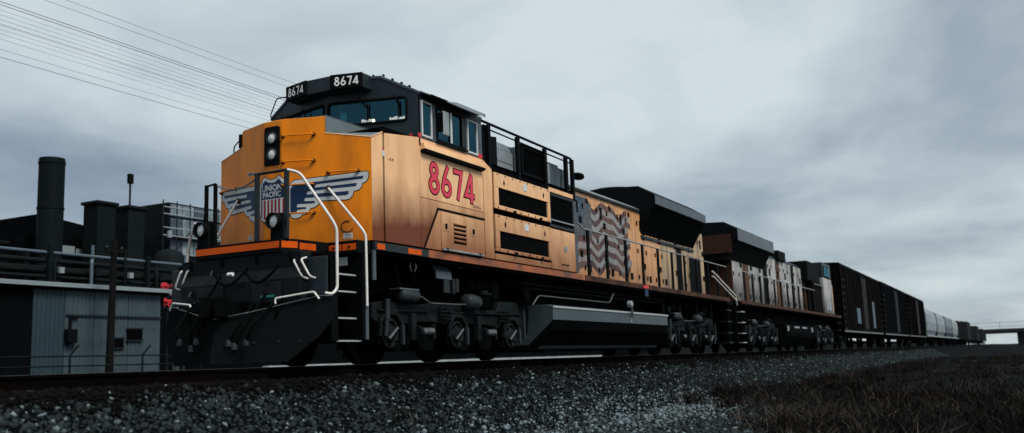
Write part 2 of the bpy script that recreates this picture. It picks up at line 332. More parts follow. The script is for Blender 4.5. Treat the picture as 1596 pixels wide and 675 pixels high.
def digits(txt, mapper, parent, u0, v0, h, pitch, m, name='digit', sw=.14, outline=None, w0=0.004, asp=1.0):
    for i, ch in enumerate(txt):
        mp = lambda u, v, w, i=i: mapper(u0 + i * pitch + u * h * asp, v0 + v * h, w)
        if outline:
            mb = MB()
            for k, (t, p) in enumerate(DIG[ch]): ribbon(mb, p, sw + .075, mp, w0 + k * 0.0006, t == 'c', butt=.035)
            mb.build(name + '_outline', outline, parent, normals=False)
        mb = MB()
        for k, (t, p) in enumerate(DIG[ch]): ribbon(mb, p, sw, mp, w0 + 0.003 + k * 0.0006, t == 'c')
        mb.build(name, m, parent, normals=False)
def text_mesh(txt, size, mapper, w, m, name, parent, bold=0.0, align='CENTER', sx=1.0):
    cu = bpy.data.curves.new('t', 'FONT'); cu.body = txt; cu.size = size; cu.align_x = align; cu.align_y = 'CENTER'; cu.offset = bold; cu.resolution_u = 3
    ob = bpy.data.objects.new('t', cu); col.objects.link(ob)
    dg = bpy.context.evaluated_depsgraph_get(); me = bpy.data.meshes.new_from_object(ob.evaluated_get(dg))
    vs_ = [mapper(v.co.x * sx, v.co.y, w) for v in me.vertices]; fs = [tuple(p.vertices) for p in me.polygons]
    bpy.data.objects.remove(ob); bpy.data.curves.remove(cu); bpy.data.meshes.remove(me)
    return MB().add(vs_, fs).build(name, m, parent, normals=False)

# ================================================================ the setting
def sheet(name, prof, xs, m, noise_amp=0.0):
    """cross profile (y,z) swept along x as one sheet"""
    vs_ = []; fs = []; n = len(prof)
    for x in xs:
        for (y, z) in prof:
            near = -40 < x < 120 and -60 < y < -4.0
            dz = noise_amp * (math.sin(x * .9 + y * 1.3) * .5 + math.sin(x * .37 - y * .8) * .7 + math.sin(x * 2.1 + y * 2.7) * .25) if near else 0
            vs_.append((x, y, z + dz))
    for i in range(len(xs) - 1):
        for j in range(n - 1):
            a = i * n + j; fs.append((a, a + 1, a + n + 1, a + n))
    mb = MB().add(vs_, fs, True); return mb.build(name, m)
xs_near = [-2000, -300, -80] + [-40 + i * 0.8 for i in range(200)] + [140, 200, 400, 800, 3000]
gy = [(-2500, -1.02), (-300, -1.02), (-60, -1.02)] + [(-40 + i * 0.75, -1.02) for i in range(49)] + [(-3.7, -1.04), (-2, -1.1), (6, -1.1), (9, -0.75), (16, -0.6), (60, -0.6), (400, -0.6), (3000, -0.6)]
tag(sheet('ground', gy, xs_near, 'soil', 0.05), 'dark weedy soil beside the railway embankment', kind='structure')
bprof = [(-4.6, -1.2), (-4.2, -1.03), (-3.6, -0.83), (-3.0, -0.55), (-2.4, -0.27), (-2.1, -0.2), (2.1, -0.2), (2.5, -0.27), (4.6, -1.05), (4.9, -1.3)]
tag(sheet('ballast_bed', bprof, [-300, -60] + [-30 + i for i in range(120)] + [140, 300, 900], 'ballast_base'), 'dark crushed stone bed under the rails', kind='structure')

# loose stones of the ballast shoulder
def stones(name, pts, sizes, m, label):
    phi = (1 + 5 ** .5) / 2
    ico = np.array([(-1, phi, 0), (1, phi, 0), (-1, -phi, 0), (1, -phi, 0), (0, -1, phi), (0, 1, phi), (0, -1, -phi), (0, 1, -phi), (phi, 0, -1), (phi, 0, 1), (-phi, 0, -1), (-phi, 0, 1)]) / 1.9
    fc = np.array([(0, 11, 5), (0, 5, 1), (0, 1, 7), (0, 7, 10), (0, 10, 11), (1, 5, 9), (5, 11, 4), (11, 10, 2), (10, 7, 6), (7, 1, 8), (3, 9, 4), (3, 4, 2), (3, 2, 6), (3, 6, 8), (3, 8, 9), (4, 9, 5), (2, 4, 11), (6, 2, 10), (8, 6, 7), (9, 8, 1)])
    n = len(pts); K = 40; shapes = []
    for k in range(K):
        q = ico * (1 + rng.uniform(-.32, .32, (12, 1))) * rng.uniform((.75, .6, .45), (1.35, 1.1, .95))
        a = rng.normal(size=(3, 3)); a, _ = np.linalg.qr(a); shapes.append(q @ a)
    shapes = np.array(shapes)
    V = shapes[rng.integers(0, K, n)] * sizes[:, None, None] + pts[:, None, :]
    V = V.reshape(-1, 3); Fc = (fc[None] + (np.arange(n) * 12)[:, None, None]).reshape(-1, 3)
    me = bpy.data.meshes.new(name); me.vertices.add(len(V)); me.vertices.foreach_set('co', V.astype(np.float32).ravel())
    me.loops.add(len(Fc) * 3); me.loops.foreach_set('vertex_index', Fc.astype(np.int32).ravel())
    me.polygons.add(len(Fc)); me.polygons.foreach_set('loop_start', np.arange(0, len(Fc) * 3, 3, dtype=np.int32)); me.polygons.foreach_set('loop_total', np.full(len(Fc), 3, dtype=np.int32))
    me.materials.append(MATS[m]); me.update(calc_edges=True); me.validate()
    o = bpy.data.objects.new(name, me); col.objects.link(o); tag(o, label, 'gravel', kind='stuff'); return o
def shoulder_z(y): return np.interp(y, [p[0] for p in bprof], [p[1] for p in bprof])
NS = 135000
sx = -9 + 109 * rng.random(NS) ** 2.1; sy_ = rng.uniform(-8.2, -0.85, NS)
edge = -7.4 + (sx + .4) * .27; edge = np.minimum(edge, -4.3) + .45 * np.sin(sx * 1.3) + .3 * np.sin(sx * 3.1 + 1)
keep = (sy_ > edge + .3 * rng.normal(size=NS)) | (rng.random(NS) < .22 * (np.sin(sx * .8 + 2 * np.sin(sy_)) > -.2)); keep &= ~((np.abs(sy_ + 1.5) < .25) & (rng.random(NS) < .3))
sx, sy_ = sx[keep], sy_[keep]
ss = np.clip(rng.lognormal(math.log(.025), .34, len(sx)), .012, .06)
sz = np.maximum(shoulder_z(sy_), -1.04) + ss * .35 + np.where((sy_ > -1.3), -.035, 0)
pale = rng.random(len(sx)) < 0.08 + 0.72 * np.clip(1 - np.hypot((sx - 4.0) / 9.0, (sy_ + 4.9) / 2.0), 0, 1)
shaded_oily = (sy_ > -2.5 + .10 * np.sin(sx * 2.3) + .12 * rng.normal(size=len(sx))) & (rng.random(len(sx)) < .97); pale &= ~shaded_oily; dark = ~pale & ~shaded_oily
stones('shaded_oily_ballast_stones', np.stack([sx, sy_, sz], 1)[shaded_oily], ss[shaded_oily], 'shaded_oily_stone', 'black oil-stained ballast stones along the near rail, train shade in their colour')
stones('ballast_stones', np.stack([sx, sy_, sz], 1)[dark], ss[dark], 'stone', 'dark grey crushed ballast stones sloping down from the near rail')
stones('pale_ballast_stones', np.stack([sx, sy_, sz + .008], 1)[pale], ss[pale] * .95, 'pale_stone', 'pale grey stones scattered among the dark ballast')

# dry grass on the flat beside the ballast
def grass(name, roots, hts, lean, m, label):
    n = len(roots); ang = rng.uniform(0, 2 * math.pi, n); w = rng.uniform(.003, .007, n)
    side = np.stack([np.cos(ang), np.sin(ang), np.zeros(n)], 1); la = rng.uniform(0, 2 * math.pi, n); lm = lean * hts * rng.uniform(.3, 1.5, n)
    ld = np.stack([np.cos(la) * lm, np.sin(la) * lm, np.zeros(n)], 1); upv = np.zeros((n, 3)); upv[:, 2] = hts
    p0 = roots; p1 = roots + ld * .3 + upv * .55; p2 = roots + ld + upv * rng.uniform(.7, 1.0, (n, 1))
    V = np.stack([p0 - side * w[:, None], p0 + side * w[:, None], p1 - side * w[:, None] * .8, p1 + side * w[:, None] * .8, p2], 1).reshape(-1, 3)
    base = (np.arange(n) * 5)[:, None]; T = np.concatenate([base + [0, 1, 3], base + [0, 3, 2], base + [2, 3, 4]], 1).reshape(-1, 3)
    me = bpy.data.meshes.new(name); me.vertices.add(len(V)); me.vertices.foreach_set('co', V.astype(np.float32).ravel())
    me.loops.add(len(T) * 3); me.loops.foreach_set('vertex_index', T.astype(np.int32).ravel())
    me.polygons.add(len(T)); me.polygons.foreach_set('loop_start', np.arange(0, len(T) * 3, 3, dtype=np.int32)); me.polygons.foreach_set('loop_total', np.full(len(T), 3, dtype=np.int32))
    me.materials.append(MATS[m]); me.update(calc_edges=True); me.validate()
    o = bpy.data.objects.new(name, me); col.objects.link(o); tag(o, label, 'grass', kind='stuff')
NC = 3600
cx_ = -9 + 80 * rng.random(NC) ** 1.5; cy_ = -3.9 - 12 * rng.random(NC) ** 1.3
ge = np.minimum(-7.4 + (cx_ + .4) * .27, -4.2) + .45 * np.sin(cx_ * 1.3)
dens = .55 + .45 * np.sin(cx_ * .9 + 1.5 * np.sin(cy_ * .8)) * np.sin(cy_ * 1.1 + .6)
ok = (cy_ < ge) & (rng.random(NC) < dens) | (rng.random(NC) < .012); cx_, cy_ = cx_[ok], cy_[ok]
fx_ = rng.uniform(-9, 9, 700); fy_ = rng.uniform(-11.5, -7.2, 700); okf = fy_ < -7.4 + (fx_ + .4) * .27; cx_ = np.concatenate([cx_, fx_[okf]]); cy_ = np.concatenate([cy_, fy_[okf]])
# keep the camera's own standing place clear
ok = (cx_ + 12.65) ** 2 + (cy_ + 10.4) ** 2 > 9; cx_, cy_ = cx_[ok], cy_[ok]
roots = []; hts = []
for x, y in zip(cx_, cy_):
    k = rng.integers(14, 60); sp = rng.uniform(.06, .3); hh = rng.uniform(.06, .30)
    r_ = rng.normal(0, sp, (k, 2)); roots.append(np.stack([x + r_[:, 0], y + r_[:, 1], np.full(k, -1.04)], 1)); hts.append(hh * rng.uniform(.5, 1.3, k))
for (x, y, z, hh, k) in [(-2.3, -3.35, -.75, .22, 90), (-1.6, -3.1, -.62, .14, 60), (0.8, -2.5, -.34, .22, 60), (6.2, -4.6, -1.03, .35, 160), (7.5, -5.0, -1.03, .4, 200), (9.5, -4.8, -1.03, .35, 160), (5.0, -5.6, -1.03, .3, 160), (9.0, -4.4, -1.03, .4, 200), (11.5, -4.5, -1.03, .4, 200), (1.5, -7.4, -1.03, .3, 200), (0.5, -7.8, -1.03, .25, 200), (2.6, -7.2, -1.03, .35, 220)]:
    r_ = rng.normal(0, .13, (k, 2)); roots.append(np.stack([x + r_[:, 0], y + r_[:, 1], np.full(k, z)], 1)); hts.append(hh * rng.uniform(.5, 1.2, k))
for i in range(70):
    x = -6 + 34 * rng.random() ** 1.3; y = min(-4.3, -7.6 + (x + .4) * .27) - rng.random() * 3.2; k = rng.integers(120, 260); hh = rng.uniform(.18, .42)
    if (x + 12.65) ** 2 + (y + 10.4) ** 2 < 12: continue
    r_ = rng.normal(0, rng.uniform(.12, .3), (k, 2)); roots.append(np.stack([x + r_[:, 0] * 1.5, y + r_[:, 1], np.full(k, -1.04)], 1)); hts.append(hh * np.exp(-(r_ ** 2).sum(1) * 6) * rng.uniform(.5, 1.2, k) + .04)
roots = np.concatenate(roots); hts = np.concatenate(hts)
straw = rng.random(len(roots)) < .05 + .4 * (np.sin(roots[:, 0] * 1.1 + 2 * np.sin(roots[:, 1] * .9)) > .75) + .35 * (np.hypot(roots[:, 0] - 1.0, roots[:, 1] + 7.6) < 1.5)
grass('dry_grass', roots[~straw], hts[~straw], 0.7, 'dry_grass', 'dark brown dead grass and weeds beside the track')
grass('straw_grass', roots[straw], hts[straw], 0.9, 'straw_grass', 'pale straw blades standing out among the dark dead grass')

bz = [(60, -.65), (80, .5)] + [(80 + i * 12, .95 + .25 * math.sin(i * 1.7) + .15 * math.sin(i * 4.1)) for i in range(1, 30)] + [(440, .3), (520, -.65)]
mb = MB()
for i in range(len(bz) - 1):
    (xa, za), (xb, zb2) = bz[i], bz[i + 1]
    mb.add([(xa, 8, -.8), (xb, 8, -.8), (xb, 11, zb2), (xa, 11, za), (xb, 30, zb2), (xa, 30, za)], [(0, 1, 2, 3), (3, 2, 4, 5)])
tag(mb.build('sky_block_berm', 'soil'), 'added low dark earth bank that blocks the sky under the freight cars', kind='structure')  # bank added to block the sky seen beneath the cars

# track: rails and ties are parts of it
track = empty('railway_track', (0, 0, -0.2)); tag(track, 'single railway track on dark ballast under the train', kind='structure')
RAILP = [(-.07, -.18), (.07, -.18), (.07, -.165), (.012, -.145), (.010, -.05), (.036, -.035), (.036, -.008), (.028, 0), (-.028, 0), (-.036, -.008), (-.036, -.035), (-.010, -.05), (-.012, -.145), (-.07, -.165)]
for yy in (-.755, .755):
    MB().prism([(p[0] + yy, p[1]) for p in RAILP], -300, 700, 'x').build('rail', 'rail_side', track)
    MB().box(-300, 700, yy - .02, yy + .02, 0.0, 0.003).build('running_band', 'steel', track)
tie0 = None
for i in range(170):
    x = -12 + i * .52
    if tie0 is None: tie0 = box('tie', 'tie_wood', track, x, x + .23, -1.3, 1.3, -.36, -.185, 0.01)
    else:
        t = tie0.copy(); col.objects.link(t); t.parent = track; t.location = (i * .52, rng.uniform(-.05, .05), rng.uniform(-.008, .006))

# ---------------------------------------------------------------- plant behind the track
shed = empty('metal_shed', (11, 20, -.6)); tag(shed, 'low corrugated metal shed with pale roof edge, front of the dark plant', 'shed')
box('wall', 'dark_wall', shed, 2, 15.4, 20.1, 27, -.6, 3.1)
for (x0, x1, m) in [(9.5, 10.78, 'corrugated_teal'), (10.8, 12.03, 'corrugated'), (12.05, 13.6, 'corrugated'), (13.62, 15.2, 'corrugated')]:
    mb = MB(); n = int((x1 - x0) / .16); w = (x1 - x0) / n; poly = []
    for k in range(n):
        a = x0 + k * w; poly += [(a, 20.07), (a + w * .25, 20.03), (a + w * .55, 20.03), (a + w * .8, 20.07)]
    poly += [(x1, 20.07), (x1, 20.095), (x0, 20.095)]
    mb.prism(poly, -.6, 3.12, 'z'); mb.build('panel', m, shed)
box('roof_edge', 'roof_trim', shed, 1.9, 15.6, 19.75, 20.0, 3.2, 3.36, .01)
box('roof', 'dark_wall', shed, 1.9, 15.6, 20.0, 27.2, 3.12, 3.3)
for (x0, x1, z0, z1) in [(12.78, 13.35, 1.03, 1.37), (13.51, 14.24, 1.32, 1.74)]:
    wdw = box('window', 'black_hole', shed, x0, x1, 19.97, 20.02, z0, z1)
    box('lintel', 'dark_grey_paint', wdw, x0 - .05, x1 + .05, 19.96, 19.99, z1, z1 + .05); box('window_sill', 'dark_grey_paint', wdw, x0 - .05, x1 + .05, 19.96, 19.99, z0 - .05, z0)
box('electric_box', 'black_paint', shed, 10.75, 11.15, 19.8, 20.02, 1.2, 1.7, .02)
MB().cyl((10.95, 19.95, 1.7), (10.95, 19.95, 2.15), .04).cyl((10.95, 19.95, 2.15), (11.3, 19.95, 2.15), .04).build('conduit', 'black_paint', shed)
box('batten', 'dark_grey_paint', shed, 10.8, 15.2, 19.98, 20.02, 2.18, 2.25)
# utility pole and fence in front of the shed
pole = empty('utility_pole', (11.6, 18.6, -.6)); tag(pole, 'dark wooden utility pole standing in front of the metal shed', 'pole')
MB().tube([(11.55, 18.6, -.6), (11.65, 18.6, 4.9)], [.15, .11], 12).build('post', 'wood_pole', pole)
box('crossarm', 'wood_pole', pole, 11.2, 12.1, 18.52, 18.6, 4.45, 4.57)
for k, x in enumerate((11.3, 11.95)): MB().lathe((x, 18.56, 4.57), (0, 0, 1), [(0, .03), (.05, .05), (.1, .03), (.12, .0)], 10).build('insulator', 'dark_grey_paint', pole)
fence = empty('pipe_fence', (11, 18.2, -.6)); tag(fence, 'thin metal pipe fence running along the front of the shed', 'fence')
for z in (.0, .35, .68): MB().cyl((0, 18.2, z), (16.5, 18.2, z), .025, 8).build('fence_rail', 'plant_grey', fence)
for x in (1.5, 4.0, 6.6, 9.6, 12.7, 15.6): MB().tube([(x, 18.2, -.6), (x, 18.2, .7), (x + .22, 18.05, 1.05)], .035, 8).build('fence_post', 'plant_grey', fence)
cab_ = empty('signal_cabinet', (15.2, 19.2, -.6)); tag(cab_, 'small pale upright cabinet at the right corner of the shed', 'cabinet')
box('housing', 'plant_blue', cab_, 15.15, 15.5, 19.0, 19.3, -.6, .62, .02); box('lid', 'roof_trim', cab_, 15.1, 15.55, 18.95, 19.35, .63, .7, .01); box('door', 'plant_grey', cab_, 15.2, 15.45, 18.98, 18.999, -.2, .5)

def stack(name, x, y, r, z0, z1, label, m='stack_metal'):
    e = empty(name, (x, y, z0)); tag(e, label, 'chimney')
    MB().lathe((x, y, z0), (0, 0, 1), [(0, r), (z1 - z0, r), (z1 - z0, r * .86), (z1 - z0 - .6, r * .86)], 28).build('shell', m, e)
    n = 5
    for k in range(n):
        z = z0 + (z1 - z0) * (.18 + .8 * k / (n - 1)); MB().lathe((x, y, z), (0, 0, 1), [(-.05, r), (-.05, r * 1.05), (.05, r * 1.05), (.05, r)], 28).build('band', m, e)
    return e
stack('chimney_stack', 15.95, 28, .56, -.6, 9.95, 'tall round dark metal chimney stack, tallest at the left of the plant')
g1 = empty('square_vent_tower', (18.6, 28, -.6)); tag(g1, 'square grey-green vent tower right of the tall round chimney', 'tower')
box('shaft', 'stack_metal', g1, 18.1, 19.15, 27.5, 28.5, -.6, 8.1, .03); box('cap', 'plant_grey', g1, 18.0, 19.25, 27.4, 28.6, 8.1, 8.25, .02)
g2 = empty('square_vent_tower', (20.4, 28, -.6)); tag(g2, 'narrow square vent tower with a thin mast on top', 'tower')
box('shaft', 'plant_grey', g2, 19.9, 20.9, 27.5, 28.5, -.6, 8.1, .03); box('cap', 'plant_grey', g2, 19.8, 21.0, 27.4, 28.6, 8.1, 8.25, .02)
MB().cyl((20.38, 28, 8.25), (20.38, 28, 9.9), .05, 8).build('mast', 'plant_grey', g2); box('mast_head', 'black_paint', g2, 20.25, 20.52, 27.9, 28.1, 9.45, 9.95, .03)
hall = empty('plant_hall', (14, 33, -.6)); tag(hall, 'dark long plant hall with stepped flat roofs behind the chimneys', 'building')
box('wall', 'dark_wall', hall, 0, 22, 30, 38, -.6, 6.1); box('upper_wall', 'dark_wall', hall, 15.4, 17.4, 29.5, 30, -.6, 6.5)
MB().prism([(17.0, 6.08), (17.0, 7.75), (20.5, 7.35), (20.5, 6.08)], 30.2, 37, 'y').build('roof_monitor', 'dark_wall', hall)
box('roof_unit', 'plant_grey', hall, 19.2, 20.2, 29.5, 30.0, 6.2, 7.0); box('roof_unit', 'plant_grey', hall, 21.0, 21.9, 29.0, 30, 5.8, 6.9)
box('roof_edge', 'plant_grey', hall, -.1, 15.3, 29.85, 30.0, 6.1, 6.25)
box('white_sign', 'roof_trim', hall, 17.2, 18.0, 28.9, 28.95, 5.75, 6.15)
box('white_sign', 'roof_trim', hall, 18.1, 18.5, 28.9, 28.95, 5.8, 6.05)
rack = empty('pipe_rack', (14, 25, -.6)); tag(rack, 'long overhead pipe rack with pale pipes behind the shed roof', 'pipe rack')
for (y, z, r, m) in [(24.2, 5.05, .07, 'pipe_blue'), (24.3, 4.72, .10, 'plant_grey'), (24.5, 4.35, .14, 'plant_grey'), (24.2, 4.05, .08, 'plant_grey'), (24.4, 3.75, .12, 'stack_metal'), (25.2, 5.2, .05, 'pipe_blue'), (25.4, 4.55, .1, 'stack_metal')]:
    MB().cyl((-4, y, z), (36, y, z), r, 10).build('pipe', m, rack)
for x in (3, 8, 13, 18, 23, 28, 33): MB().box(x, x + .2, 24.0, 24.18, -.6, 5.3).box(x, x + .2, 25.5, 25.7, -.6, 5.3).box(x, x + .2, 24.0, 25.7, 3.5, 3.65).build('bent', 'stack_metal', rack)
scf = empty('scaffold_tower', (24, 28, -.6)); tag(scf, 'pale glazed process tower wrapped in scaffold rails, nearest the locomotive nose', 'tower')
box('core', 'plant_grey', scf, 22.3, 26.4, 27.4, 30, -.6, 8.7)
for k in range(5):
    for (z0, z1) in ((6.0, 6.8), (6.95, 7.9), (8.0, 8.6)): box('glazed_panel', 'glazing' if (k * 2 + int(z0)) % 3 else 'plant_blue', scf, 22.4 + k * .8, 23.14 + k * .8, 27.3, 27.395, z0, z1, .01)
for z in (5.2, 6.0, 6.9, 7.3, 8.0, 8.35): MB().cyl((21.6, 27.0, z), (27.5, 27.0, z), .035, 6).build('guard_rail', 'roof_trim', scf)
for x in (21.6, 22.5, 23.4, 24.4, 25.4, 26.4, 27.4): MB().cyl((x, 27.0, -.6), (x, 27.0, 8.7), .035, 6).build('standard', 'plant_grey', scf)
for x in (21.6, 23.4, 25.4): MB().cyl((x, 27.02, 5.2), (x + 1.9, 27.02, 7.3), .025, 6).build('brace', 'plant_grey', scf)
for z in (5.2, 6.9): box('platform', 'plant_grey', scf, 21.5, 27.5, 27.0, 27.28, z - .1, z - .04)
vs3 = empty('storage_vessel', (21.5, 26, -.6)); tag(vs3, 'squat dark storage vessel with domed top under the vent towers', 'tank')
MB().lathe((21.3, 26.2, -.6), (0, 0, 1), [(0, .8), (6.2, .8), (6.5, .6), (6.65, .25), (6.7, 0)], 24).build('shell', 'plant_grey', vs3); MB().cyl((21.3, 26.2, 6.65), (21.3, 26.2, 7.0), .12, 10).build('nozzle', 'roof_trim', vs3)
rv = empty('red_valve_station', (17.0, 21, -.6)); tag(rv, 'red valves and pipes low behind the locomotive pilot', 'valves')
for (x, z) in [(16.2, 3.6), (16.75, 3.62), (16.2, 2.95), (16.5, 2.9), (16.8, 3.0)]:
    MB().lathe((x, 21, z), (0, -1, 0), [(0, .06), (.0, .17), (.1, .17), (.1, .06), (.3, .05)], 14).build('valve', 'plant_red', rv)
MB().cyl((15.6, 21.1, 3.3), (19, 21.1, 3.3), .06, 8).build('pipe', 'roof_trim', rv); MB().cyl((15.6, 21.1, 2.75), (19, 21.1, 2.75), .05, 8).build('pipe', 'roof_trim', rv); MB().cyl((16.5, 21.1, -.6), (16.5, 21.1, 3.4), .08, 8).build('riser', 'plant_grey', rv)
for k, (x, y, r, z0, z1, lb) in enumerate([(22.6, 24.9, .55, -.6, 5.9, 'pale round tank standing left of the locomotive nose, behind the pipe rack'), (24.0, 25.0, .4, -.6, 5.5, 'thin pale tank squeezed between the scaffold tower and the locomotive nose')]):
    e = empty('process_tank', (x, y, z0)); tag(e, lb, 'tank')
    MB().lathe((x, y, z0), (0, 0, 1), [(0, r), (z1 - z0, r), (z1 - z0 + r * .3, r * .7), (z1 - z0 + r * .45, 0)], 22).build('shell', 'glazing', e)
    for z in (4.2, 5.0): MB().lathe((x, y, z), (0, 0, 1), [(0, r), (0, r * 1.06), (.08, r * 1.06), (.08, r)], 22).build('hoop', 'plant_grey', e)
    MB().tube(bend([(x, y, z1 + .2), (x, y, z1 + .7), (x + .9, y, z1 + .7), (x + .9, y, 3)], .2), .05, 8).build('vent_pipe', 'roof_trim', e)
for k in range(7):
    x = 13.2 + k * 1.75; MB().tube(bend([(x, 23.9, 3.4), (x, 23.9, 4.6 + .25 * (k % 3)), (x + .6, 24.6, 4.6 + .25 * (k % 3)), (x + .6, 24.6, 5.6)], .15), .05 + .02 * (k % 2), 8).build('riser_pipe', ('plant_grey', 'pipe_blue', 'stack_metal')[k % 3], rack)
    MB().box(x + .2, x + .42, 23.85, 24.0, 4.2, 4.45).build('junction_box', ('roof_trim', 'plant_grey')[k % 2], rack, .01)
yd = empty('dark_warehouse', (19, 24, -.6)); tag(yd, 'low dark warehouse right of the shed, lengthened to hide the sky under the train', 'building')
box('wall', 'dark_wall', yd, 15.8, 150, 22.5, 26, -.6, 3.4); box('roof_edge', 'plant_grey', yd, 15.7, 150.1, 22.3, 22.5, 3.3, 3.4)  # wall carried on behind the train to hide the sky

bar = empty('concrete_barrier', (34, 16, -.6)); tag(bar, 'low pale concrete barrier seen as a bright strip under the lead locomotive', 'barrier')
for k in range(13): box('barrier_block', 'pale_concrete', bar, 17 + k * 2.7, 19.68 + k * 2.7, 16, 16.3, -.6, .14 + .05 * min(1, k / 6), .01)
# overhead wires, parallel to the track
WZ = [10.85, 10.62, 10.12, 10.05, 9.88, 9.77, 9.61, 9.52, 9.45, 9.37, 9.21, 9.10, 8.78, 8.60]
WR = [.0055, .0055, .0085, .0085, .0038, .0038, .0045, .0045, .0038, .0038, .0038, .004, .0045, .007]
WN = ['topmost thin overhead wire, left of all others', 'second thin overhead wire from the top', 'upper of the two thick dark overhead wires', 'lower of the two thick dark overhead wires', 'faint overhead wire just below the thick dark pair',
      'second faint overhead wire below the thick pair', 'third faint overhead wire below the thick pair', 'fourth faint overhead wire below the thick pair', 'fifth faint overhead wire below the thick pair', 'sixth faint overhead wire below the thick pair',
      'seventh faint overhead wire below the thick pair', 'eighth faint overhead wire, lowest of the dense bundle', 'upper of the two lowest overhead wires', 'lowest overhead wire of all, crossing the sky alone']
for k, (z, r) in enumerate(zip(WZ, WR)):
    pts = []
    for i in range(61):
        x = -30 + i * 2.0; s = ((x - 10) / 20.0); pts.append((x, 13 + .05 * math.sin(k * 3), z + .012 * (s * s - 1) * 4 - .006 * (x - 8) * .5))
    tag(MB().tube(pts, r, 5, cap=False).build('overhead_wire', 'wire'), WN[k], 'wire', 'overhead wires beyond the track')

# overpass far down the line
br = empty('overpass', (450, -12, -.6)); tag(br, 'distant dark road overpass at the far right horizon', 'bridge')
box('deck', 'concrete', br, 445, 455, -140, 30, 4.3, 5.4); box('parapet', 'concrete', br, 444.6, 445, -140, 30, 5.0, 6.2)
for y in (-13.6, -40, -66, 10): box('pier', 'concrete', br, 448, 452, y - 1.4, y + 1.4, -1.1, 4.3)
for z in (7.2, 9.0): MB().cyl((446, -140, z), (446, 30, z), .06, 6).build('railing', 'wire', br)
for y in range(-138, 30, 12): MB().cyl((446, y, 6.2), (446, y, 9.2), .08, 6).build('railing_post', 'wire', br)

# ================================================================ lead locomotive
S = -1.65
loco = empty('locomotive', (10, 0, 0))
tag(loco, 'yellow and grey lead diesel locomotive numbered 8674 with winged shield nose', 'locomotive')

